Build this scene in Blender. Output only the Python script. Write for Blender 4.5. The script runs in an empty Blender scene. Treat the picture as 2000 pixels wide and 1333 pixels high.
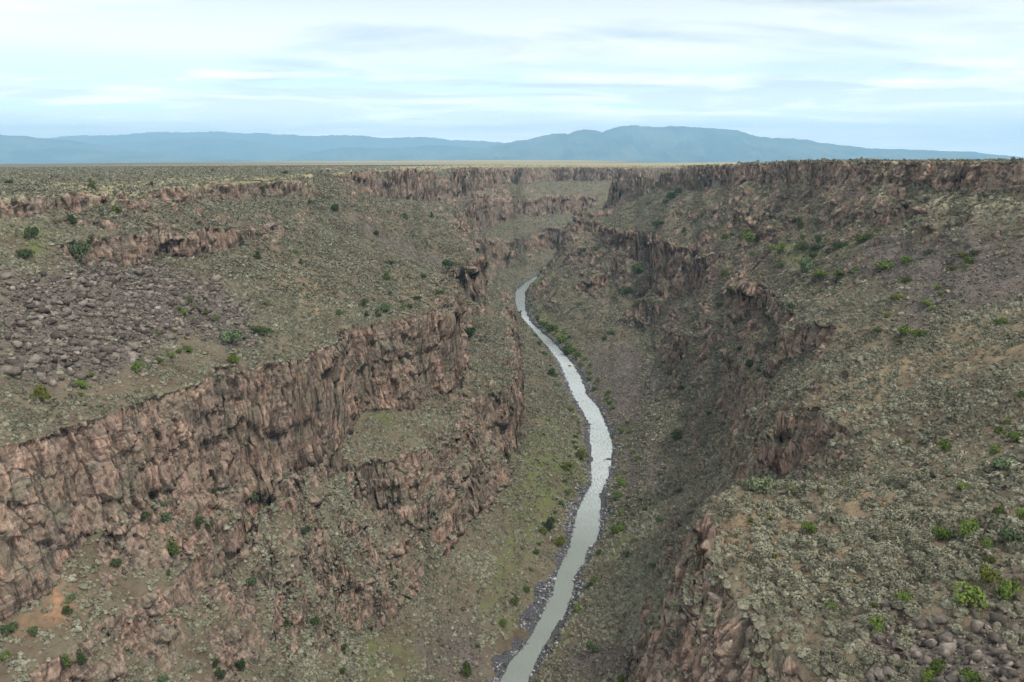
import bpy, bmesh, math, random
import numpy as np

# ------------------------------------------------------------------ camera, sky, sun, exposure
scene = bpy.context.scene
COL = scene.collection
PITCH = math.radians(12.54)
cam_data = bpy.data.cameras.new("camera")
cam_data.sensor_width = 36.0
cam_data.lens = 28.8
cam_data.clip_start = 0.5
cam_data.clip_end = 300000.0
camera = bpy.data.objects.new("camera", cam_data)
camera.location = (0, 0, 0)
camera.rotation_euler = (math.radians(90) - PITCH, 0, 0)
COL.objects.link(camera)
scene.camera = camera

scene.view_settings.view_transform = 'Standard'
scene.view_settings.look = 'None'
scene.view_settings.gamma = 1.0
scene.view_settings.exposure = 1.4
scene.cycles.volume_bounces = 0
scene.cycles.use_denoising = True
scene.cycles.denoising_prefilter = 'NONE'
scene.cycles.use_adaptive_sampling = False
scene.cycles.max_bounces = 5
scene.cycles.diffuse_bounces = 3

SUN_EL, SUN_AZ = math.radians(56), math.radians(128)      # azimuth from +Y towards +X
sun_data = bpy.data.lights.new("sun", 'SUN')
sun_data.energy = 1.5
sun_data.angle = math.radians(7)
sun_data.color = (1.0, 0.93, 0.84)
sun = bpy.data.objects.new("sun", sun_data)
sun.rotation_euler = (math.radians(90) - SUN_EL, 0, math.pi - SUN_AZ)
COL.objects.link(sun)


class NT:
    """tiny node-tree helper"""
    def __init__(self, tree):
        self.t = tree
        tree.nodes.clear()

    def n(self, kind, **kw):
        nd = self.t.nodes.new(kind)
        for k, v in kw.items():
            if k.startswith('i_'):
                key = k[2:]
                nd.inputs[int(key) if key.isdigit() else key].default_value = v
            else:
                setattr(nd, k, v)
        return nd

    def l(self, a, b):
        self.t.links.new(a, b)

    def math(self, op, a, b=None, clamp=False):
        nd = self.t.nodes.new('ShaderNodeMath')
        nd.operation = op
        nd.use_clamp = clamp
        for i, v in enumerate((a, b)):
            if v is None:
                continue
            if isinstance(v, (int, float)):
                nd.inputs[i].default_value = v
            else:
                self.l(v, nd.inputs[i])
        return nd.outputs[0]

    def ramp(self, fac, stops):
        nd = self.t.nodes.new('ShaderNodeValToRGB')
        el = nd.color_ramp.elements
        while len(el) < len(stops):
            el.new(0.5)
        for e, (p, c) in zip(el, stops):
            e.position = p
            e.color = (c, c, c, 1) if isinstance(c, (int, float)) else (*c, 1)
        self.l(fac, nd.inputs[0])
        return nd.outputs[0]

    def mix(self, fac, a, b, blend='MIX'):
        nd = self.t.nodes.new('ShaderNodeMix')
        nd.data_type = 'RGBA'
        nd.blend_type = blend
        for i, v in ((0, fac), (6, a), (7, b)):
            if isinstance(v, (int, float)):
                nd.inputs[i].default_value = v
            elif isinstance(v, tuple):
                nd.inputs[i].default_value = (*v, 1)
            else:
                self.l(v, nd.inputs[i])
        return nd.outputs[2]

    def noise(self, vec, scale, detail=4.0, rough=0.55, dist=0.0):
        nd = self.n('ShaderNodeTexNoise', i_Scale=scale, i_Detail=detail, i_Roughness=rough, i_Distortion=dist)
        if vec is not None:
            self.l(vec, nd.inputs['Vector'])
        return nd.outputs[0]

    def mapping(self, vec, scale=(1, 1, 1), loc=(0, 0, 0), rot=(0, 0, 0)):
        nd = self.n('ShaderNodeMapping')
        nd.inputs['Scale'].default_value = scale
        nd.inputs['Location'].default_value = loc
        nd.inputs['Rotation'].default_value = rot
        self.l(vec, nd.inputs['Vector'])
        return nd.outputs[0]


def build_world():
    w = bpy.data.worlds.new("World")
    scene.world = w
    w.use_nodes = True
    g = NT(w.node_tree)
    out = g.n('ShaderNodeOutputWorld')
    bg = g.n('ShaderNodeBackground', i_Strength=0.1)
    sky = g.n('ShaderNodeTexSky')
    sky.sky_type = 'NISHITA'
    sky.sun_disc = False
    sky.sun_elevation = SUN_EL
    sky.sun_rotation = SUN_AZ
    sky.air_density = 1.0
    sky.dust_density = 1.5
    tc = g.n('ShaderNodeTexCoord')
    sep = g.n('ShaderNodeSeparateXYZ')
    g.l(tc.outputs['Generated'], sep.inputs[0])
    # directions projected onto a flat cloud layer: streaks converge on the horizon
    ez = sep.outputs[2]
    z = g.math('MAXIMUM', g.math('ADD', ez, 0.07), 0.05)
    comb = g.n('ShaderNodeCombineXYZ')
    g.l(g.math('DIVIDE', sep.outputs[0], z), comb.inputs[0])
    g.l(g.math('DIVIDE', sep.outputs[1], z), comb.inputs[1])
    v = comb.outputs[0]
    big = g.noise(g.mapping(v, (0.26, 0.42, 1), (3.1, 1.7, 0), (0, 0, 0.22)), 1.0, 5, 0.5, 0.8)
    mid = g.noise(g.mapping(v, (0.50, 0.80, 1), (7.3, 4.4, 2), (0, 0, -0.15)), 1.0, 7, 0.58, 0.5)
    fine = g.noise(g.mapping(v, (1.1, 1.6, 1), (1.3, 9.4, 5), (0, 0, 0.1)), 1.0, 8, 0.62, 0.4)
    mixn = g.math('ADD', g.math('MULTIPLY', big, 0.6), g.math('MULTIPLY', fine, 0.4))
    # clear gaps mostly in a band a few degrees above the horizon, soft grey sheets above it
    band = g.ramp(ez, [(0.025, 0.0), (0.055, 0.9), (0.085, 0.9), (0.12, 0.25), (0.3, 0.5)])
    gap = g.math('MULTIPLY', band, g.ramp(mixn, [(0.45, 1.0), (0.52, 0.0)]))
    greyband = g.ramp(ez, [(0.035, 0.35), (0.08, 1.0), (0.3, 0.8)])
    grey = g.math('MULTIPLY', greyband, g.ramp(g.math('ADD', g.math('MULTIPLY', big, 0.45), g.math('MULTIPLY', mid, 0.55)), [(0.45, 0.0), (0.55, 1.0)]))
    cloud = g.mix(grey, CLOUD_WHITE, CLOUD_GREY)
    clear = g.mix(0.6, sky.outputs[0], SKY_PALE)
    col = g.mix(gap, cloud, clear)
    # seen through the long air path near the horizon the bright cloud still reads white
    lift = g.math('MULTIPLY', g.ramp(ez, [(0.0, 1.0), (0.03, 0.80), (0.06, 0.54), (0.10, 0.31), (0.17, 0.205)]), 3.25)
    low = g.n('ShaderNodeVectorMath', operation='SCALE')
    g.l(col, low.inputs[0])
    g.l(lift, low.inputs['Scale'])
    col = low.outputs[0]
    # the overcast is brightest overhead
    col = g.mix(g.ramp(ez, [(0.22, 0.0), (0.7, 1.0)]), col, ZENITH)
    g.l(col, bg.inputs[0])
    g.l(bg.outputs[0], out.inputs[0])


CLOUD_GREY = (3.9, 4.0, 4.05)
CLOUD_WHITE = (7.5, 7.0, 6.8)
SKY_PALE = (5.0, 5.75, 5.85)
ZENITH = (5.5, 5.25, 4.9)
build_world()


# ------------------------------------------------------------------ survey of the gorge, metres, camera at the origin
LINES = {
    'l_rim': [(-205,-80,-13),(-212,60,-13),(-214,180,-14),(-212,270,-14.5),(-203,315,-14.8),(-197.1,335.3,-15.0),(-194.2,344.4,-15.2),(-195.6,369.9,-15.2),(-209.0,412.4,-15.2),(-188.6,407.2,-15.5),(-193.7,450.1,-15.5),(-202.5,509.6,-15.7),(-201.9,588.4,-16.0),(-180.2,623.4,-16.2),(-167.4,682.4,-16.5),(-152.7,650.0,-16.5),(-172,690,-15.5),(-195,735,-15),(-200,775,-14)],
    'l_rim_far': [(-200,775,-14),(-175.4,795.7,-13.5),(-181.3,987.6,-13.5),(-170.6,1072.8,-13.7),(-148.6,1215.2,-13.7),(-133.0,1302.0,-13.9),(-109.7,1380.6,-13.5),(-69.9,1634.0,-15.0),(0.0,1898.9,-18.0),(109.2,2233.1,-20.5),(256.4,2096.5,-20.5),(500,2150,-20),(1000,2300,-20),(1800,2500,-20)],
    'l_rim_base': [(-195,-80,-23),(-202,60,-23),(-204,180,-23),(-203,270,-23),(-197,310,-23),(-194.2,337.1,-23.3),(-194.1,365.0,-23.7),(-199.5,403.7,-23.0),(-191.0,442.1,-23.3),(-199.6,579.1,-28.4),(-173.4,639.6,-28.2),(-158.0,658.1,-27.4)],
    'l_rim_far_base': [(-174.2,808.9,-30.8),(-175.9,860.8,-33.8),(-175.2,1015.3,-46.0),(-158.7,1133.3,-56.2),(-132.8,1288.8,-67.1),(-104.0,1404.2,-70.5),(-69.9,1622.9,-57.8),(0.0,1889.9,-58.2),(109.2,2223.7,-63.1),(197.2,2141.7,-56.9),(250.3,2092.2,-51.8),(500,2130,-60),(1000,2280,-60),(1800,2480,-60)],
    'l_band': [(-180,-80,-30),(-187,60,-30),(-188,180,-30),(-186,240,-30),(-177.5,284.5,-29.0),(-167.2,297.9,-30.0),(-165.1,326.0,-31.0),(-165.2,352.6,-32.0),(-169.8,390.2,-33.0),(-156.5,399.3,-35.0),(-155.7,448.6,-36.0),(-141.7,450.7,-37.0),(-149.5,512.2,-37.0),(-137.6,508.7,-38.0),(-139.7,578.3,-40.0)],
    'l_band_base': [(-172,-80,-38),(-178,60,-38),(-178,180,-38),(-177,230,-38),(-173.4,276.9,-32.9),(-164.3,291.2,-35.5),(-163.4,320.6,-40.1),(-163.8,333.9,-44.9),(-164.9,357.4,-44.3),(-166.3,389.0,-45.5),(-155.4,396.4,-47.4),(-154.8,442.9,-49.0),(-143.7,470.2,-50.9),(-138.5,506.3,-47.8),(-138.7,565.2,-46.4)],
    'l_cliff_a': [(-138,-80,-64),(-138,40,-66),(-133,120,-67),(-118.8,180.3,-65.1),(-114.3,190.0,-66.0),(-113.7,199.3,-66.9),(-110.7,211.0,-67.8),(-107.7,223.7,-68.6),(-105.7,238.1,-69.5),(-101.8,249.2,-70.4),(-99.0,265.5,-71.3),(-93.3,275.7,-72.2),(-86.3,284.3,-72.2),(-77.5,301.2,-73.0),(-74.2,326.1,-73.9),(-71.9,364.7,-74.8),(-66.8,374.2,-74.8),(-51.7,386.7,-74.8),(-42.2,402.9,-74.8),(-31.8,417.4,-74.8),(-29.7,437.8,-74.8),(-36,490,-75),(-50,540,-75),(-56.2,584.8,-79.8)],
    'l_cliff_b': [(-56.2,584.8,-79.8),(-40.8,607.3,-79.8),(-28.1,631.5,-79.8),(-34.6,737.5,-79.3),(-59.5,868.8,-78.8),(-83.9,1091.5,-78.8),(-91.6,1192.9,-78.8),(-77.1,1342.1,-78.8),(-65.1,1551.5,-78.8),(-39.7,1608.8,-79.8),(3.1,1690.1,-80.8),(71.9,1851.3,-81.7),(140,1900,-82),(300,1960,-82),(800,2150,-82),(1800,2400,-82)],
    'l_cliff_base': [(-130,-80,-106),(-131,40,-107),(-127,120,-108),(-115.6,168.1,-102.2),(-111.3,180.6,-101.4),(-110.2,183.0,-99.5),(-109.6,193.0,-97.0),(-108.4,198.0,-95.7),(-107.0,203.8,-92.1),(-103.5,222.6,-97.7),(-101.0,235.0,-100.8),(-97.1,252.8,-107.3),(-88.4,271.0,-111.8),(-80.7,283.0,-114.5),(-73.6,308.8,-117.6),(-71.2,340.8,-117.7),(-67.7,361.8,-112.7),(-58.3,372.3,-116.0),(-50.0,379.8,-118.4),(-44.8,388.9,-117.5),(-39.3,397.9,-115.4),(-32.8,407.1,-119.1),(-30.3,417.7,-118.8),(-29,490,-121),(-42,550,-121)],
    'l_cliff_base_b': [(-38.7,606.7,-127.6),(-33.5,616.9,-126.5),(-29.1,625.3,-125.0),(-27,740,-122),(-50,860,-118),(-72,1000,-112)],
    'l_cliff_base_far': [(-78.6,1315.3,-122.6),(-59.1,1557.5,-131.7),(-33.0,1614.1,-123.6),(33.7,1755.2,-131.1),(65.8,1830.6,-125.5),(97.8,1858.3,-124.0),(134.2,1884.5,-124.6),(176.6,1902.2,-123.4)],
    'l_low_a': [(-106,-60,-107),(-107,60,-107),(-107,130,-106),(-97.8,171.6,-107.0),(-93.8,204.6,-112.0),(-90.5,239.2,-115.0),(-80.9,274.4,-121.0),(-71.5,298.4,-122.0),(-63.1,317.5,-122.0),(-58.1,321.6,-122.0),(-51.1,321.3,-123.0),(-41.1,345.2,-123.0),(-31.2,365.7,-124.0),(-22.8,406.8,-124.0),(0.0,423.7,-122.0),(1.0,507.2,-124.0),(-0.8,595.4,-126.0),(-3.6,714.3,-128.0),(-24,880,-130),(-50,1000,-130),(-66,1130,-130)],
    'l_low_b': [(-66,1130,-130),(-59.3,1201.7,-130.0),(-29.3,1307.1,-130.0),(0.0,1330.4,-129.0),(27.6,1429.8,-128.0),(57.7,1547.5,-128.0),(92.6,1570.2,-126.0),(160,1620,-125),(400,1760,-125),(900,1900,-125)],
    'l_low_mid': [(-93.9,174.7,-113.0),(-91.1,196.5,-118.0),(-88.2,230.2,-126.0),(-86.1,264.5,-133.0),(-79.7,296.0,-138.0),(-67.5,314.3,-142.0),(-54.4,317.1,-146.0),(-43.4,322.8,-147.0),(-33.9,330.7,-148.0),(-23.2,347.4,-149.0),(-12.4,371.7,-152.0),(-1.3,406.0,-158.0)],
    'l_low_base': [(-92,-60,-116),(-94,60,-116),(-100,120,-110),(-106.2,150.5,-106.0),(-96.2,160.5,-113.0),(-85.6,173.2,-122.0),(-73.9,201.8,-140.0),(-64.4,229.8,-154.0),(-53.3,264.9,-168.0),(-40.9,275.5,-169.0),(-35.7,306.9,-168.0),(-24.8,325.4,-167.0),(-20.1,350.6,-165.0),(-12.5,365.3,-164.0),(-2.6,390.9,-164.0),(1.1,433.4,-165.0),(6.3,535.9,-167.0),(3.5,678.9,-166.0),(1.5,787.1,-164.0),(6,860,-160),(-8,920,-158),(-22,1000,-155),(-40,1120,-152)],
    'l_low_base_far': [(-56.4,1198.0,-153.7),(-32.4,1289.8,-173.6),(-9.9,1316.5,-173.0),(8.5,1353.1,-156.5),(27.6,1424.4,-155.9),(52.3,1521.2,-168.4),(87.9,1561.3,-177.7)],
    'r_rim': [(206,-80,-1),(210,100,-1),(213,220,-1),(215.0,352.2,-0.9),(220.0,400.4,-1.3),(228.0,470.3,-1.5),(232.0,543.0,-1.1),(236.0,626.8,-0.9),(238.0,741.2,-1.9),(242.0,898.3,-5.0),(240.0,1112.4,-8.9),(232.0,1185.1,-14.4),(212.0,1297.6,-17.3),(196.0,1548.2,-17.0),(215,1530,-16),(260,1540,-16),(400,1600,-14),(700,1700,-14),(1800,1950,-14)],
    'r_rim_base': [(194,-80,-15),(198,100,-16),(201,220,-16.5),(210.8,342.4,-13.7),(215.7,389.6,-14.8),(221.0,433.5,-15.5),(225.8,484.9,-15.5),(229.6,549.6,-16.9),(233.0,614.8,-18.2),(233.9,654.7,-18.6),(237.4,800.5,-23.7),(239.6,929.6,-25.3),(238.8,982.3,-38.0),(236.6,1114.9,-41.1),(207.1,1347.9,-44.0),(197.7,1497.3,-44.3),(260,1500,-45),(700,1660,-45),(1800,1910,-45)],
    'r_band': [(186.5,565.6,-36.0),(203.5,565.0,-37.0),(208.6,494.7,-33.0),(200.3,408.5,-23.0)],
    'r_band_base': [(189.5,562.6,-42.7),(203.6,546.6,-43.2),(207.2,495.2,-38.5),(199.4,409.9,-29.1)],
    'r_cliff': [(500,1480,-80),(200,1340,-78),(111.2,1314.2,-74.0),(112.4,1126.6,-80.0),(124.8,1004.7,-80.0),(141.9,912.6,-80.0),(157.2,841.2,-80.0),(156.7,748.8,-81.0),(168.1,697.5,-82.0),(174.6,686.5,-82.0),(167.3,647.2,-83.0),(178,690,-74),(184,650,-76)],
    'r_cliff_base': [(500,1470,-112),(190,1325,-110),(111.0,1276.2,-104.8),(112.3,1118.2,-111.2),(124.6,997.2,-107.9),(141.7,905.2,-105.9),(156.0,786.4,-124.8),(160.9,719.9,-123.0),(171.7,684.5,-124.9),(172,660,-112)],
    'r_rib': [(155.8,544.1,-77.0),(146.1,462.6,-74.0),(133.2,396.2,-71.0),(117.3,328.0,-66.0),(118.9,291.6,-60.0)],
    'r_rib_base': [(153.5,531.8,-95.3),(142.9,448.8,-87.7),(129.9,383.6,-81.2),(116.4,321.3,-79.6),(117.6,292.4,-65.3)],
    'r_notch': [(78.4,239.7,-77.0),(81.0,235.9,-74.0),(85.9,232.3,-70.5),(84.2,214.1,-67.0),(79.5,189.7,-62.5)],
    'r_notch_base': [(77.2,231.5,-90.6),(80.4,228.0,-92.4),(82.8,218.9,-90.2),(80.4,201.0,-78.4)],
    'r_fill': [(86.8,301.1,-100.0),(85.9,269.0,-82.0),(87.7,250.1,-72.0),(92.3,237.5,-66.0)],
    'r_crest': [(150.3,237.3,-41.0),(132.2,243.8,-50.0),(107.7,239.6,-57.0),(95.8,231.5,-62.0)],
    'r_gully': [(112,259,-66),(135,264,-59),(158,266,-49),(185,272,-34)],
    'r_notch_gully': [(40,178,-108),(56,185,-95),(70,196,-86),(80,196,-73)],
    'r_low': [(82.0,931.1,-130.0),(105.2,929.4,-128.0),(133.1,928.9,-125.0)],
    'r_low_base': [(83.1,925.0,-156.3),(105.0,923.4,-148.9),(129.3,923.1,-142.9)],
    'r_low2': [(131.4,832.2,-131.0),(148.6,825.8,-130.0)],
    'r_low2_base': [(134.4,824.8,-160.1),(147.1,820.1,-157.6)],
    'r_low3': [(119.5,623.7,-132.0),(123.4,567.7,-122.0)],
    'r_low3_base': [(119.1,607.1,-148.4),(121.9,564.6,-143.7)],
    'r_spur': [(68.6,1286.5,-165.0),(80.8,1318.0,-150.0),(85.9,1275.2,-130.0),(107.4,1259.8,-112.0),(220,1300,-125),(500,1430,-125)],
    'r_mid': [(128.9,507.2,-124.0),(113.4,413.9,-129.0),(101.3,349.0,-128.0),(80.8,302.5,-128.0),(50,205,-112),(24,152,-115),(14,110,-118),(5,60,-120),(0,-60,-122)],
    'r_talus': [(98.3,770.3,-158.0),(122.4,737.1,-156.0),(112.3,541.2,-154.0),(102.4,466.6,-155.0),(88.9,407.1,-155.0),(73.5,354.3,-155.0),(60.6,307.7,-157.0),(40.1,250.4,-160.0),(22,180,-158),(5,110,-158),(-8,50,-158),(-15,-60,-158)],
    'r_near_edge': [(65.6,159.3,-64.0),(59.6,157.4,-65.5),(53.1,155.6,-64.5),(47.2,152.0,-63.0),(40.3,145.1,-62.0),(35.1,135.0,-60.5),(32.1,117.9,-61.0),(32.1,111.6,-61.5),(32.8,100.7,-62.0),(35.1,94.7,-62.0),(37.3,88.0,-62.0),(36,76,-61),(31,50,-61),(28,0,-61),(28,-60,-61)],
    'r_near_face': [(34.5,137.3,-66.0),(30.5,133.3,-71.0),(27.6,128.2,-75.0),(25.5,120.6,-78.0),(23.9,113.6,-80.0),(20,85,-84),(14,50,-86),(10,-60,-88)],
    'r_near_slope': [(150.3,237.3,-41.0),(121.0,188.1,-46.0),(95.0,144.5,-50.0),(67.5,99.0,-52.0),(54.1,76.7,-54.0),(54,60,-53),(52,0,-52),(52,-60,-52)],
    'river_l': [(-50,-60,-180),(-48,60,-180),(-36,150,-180),(-3.4,256.8,-180.0),(-0.0,267.0,-180.0),(8.0,282.7,-180.0),(14.7,305.2,-180.0),(21.1,334.3,-180.0),(27.9,358.0,-180.0),(33.0,388.5,-180.0),(36.5,405.5,-180.0),(45.1,434.2,-180.0),(50.3,475.4,-180.0),(52.1,510.1,-180.0),(55.6,540.8,-180.0),(48.5,615.1,-180.0),(46.3,670.5,-180.0),(44.1,720.6,-180.0),(36.8,778.2,-180.0),(22.5,864.6,-180.0),(9.2,927.9,-180.0),(6.1,1022.8,-180.0),(6.4,1125.2,-180.0),(21.9,1211.1,-180.0),(66.2,1374.8,-180.0),(95,1450,-180),(180,1500,-180),(360,1590,-180),(700,1720,-180)],
    'river_r': [(-24,-60,-180),(-20,60,-180),(-12,150,-180),(5.4,256.8,-180.0),(9.5,272.4,-180.0),(16.6,291.2,-180.0),(20.7,298.7,-180.0),(26.3,319.2,-180.0),(26.4,331.1,-180.0),(32.8,342.4,-180.0),(34.9,354.3,-180.0),(41.0,364.9,-180.0),(44.4,388.5,-180.0),(47.9,419.7,-180.0),(55.6,447.2,-180.0),(59.7,475.4,-180.0),(63.6,493.6,-180.0),(64.6,536.4,-180.0),(62.8,582.7,-180.0),(57.8,610.8,-180.0),(56.9,670.5,-180.0),(53.6,707.4,-180.0),(42.3,794.0,-180.0),(19.5,906.1,-180.0),(14.6,997.6,-180.0),(17.3,1126.2,-180.0),(27.4,1192.4,-180.0),(65.3,1350.7,-180.0),(105,1425,-180),(190,1478,-180),(370,1568,-180),(700,1690,-180)],
    'lip': [(-8750.0,4084.5,-59.5),(-4250.0,4089.4,-37.5),(-2812.5,4603.6,-28.5),(-2187.5,5117.2,-22.5),(-1500.0,6142.7,-17.9),(0.0,7169.2,-8.5),(609.4,6656.2,-11.8),(859.4,5629.6,-21.4),(900.0,4604.2,-25.8),(862.5,4093.5,-19.2),(787.5,3070.7,-11.7),(937.5,2558.9,-9.7),(1562.5,2558.6,-11.3),(2968.8,2557.2,-17.4),(6250.0,2556.2,-21.9)],
    'lip_drop': [(-10937.5,5105.6,-129.5),(-5312.5,5111.8,-107.5),(-3515.6,5754.5,-98.5),(-2734.4,6396.5,-92.5),(-1875.0,7678.3,-87.9),(0.0,8961.5,-78.5),(761.7,8320.3,-81.8),(1074.2,7037.1,-91.4),(1125.0,5755.3,-95.8),(1078.1,5116.8,-89.2),(984.4,3838.4,-81.7),(1171.9,3198.7,-79.7),(1953.1,3198.2,-81.3),(3710.9,3196.5,-87.4),(7812.5,3195.3,-91.9)],
    'plateau_l': [(-260,-60,-12),(-270,100,-12),(-300,350,-13),(-330,600,-13.5),(-330,800,-13.5),(-420,1200,-12),(-350,1600,-14),(-200,2200,-17),(100,2600,-19),(600,2700,-18)],
    'plateau_r': [(260,-60,0),(270,200,-1.5),(280,500,-2),(290,800,-6),(330,1100,-10),(470,1480,-12),(900,1550,-12)],
}
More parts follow.
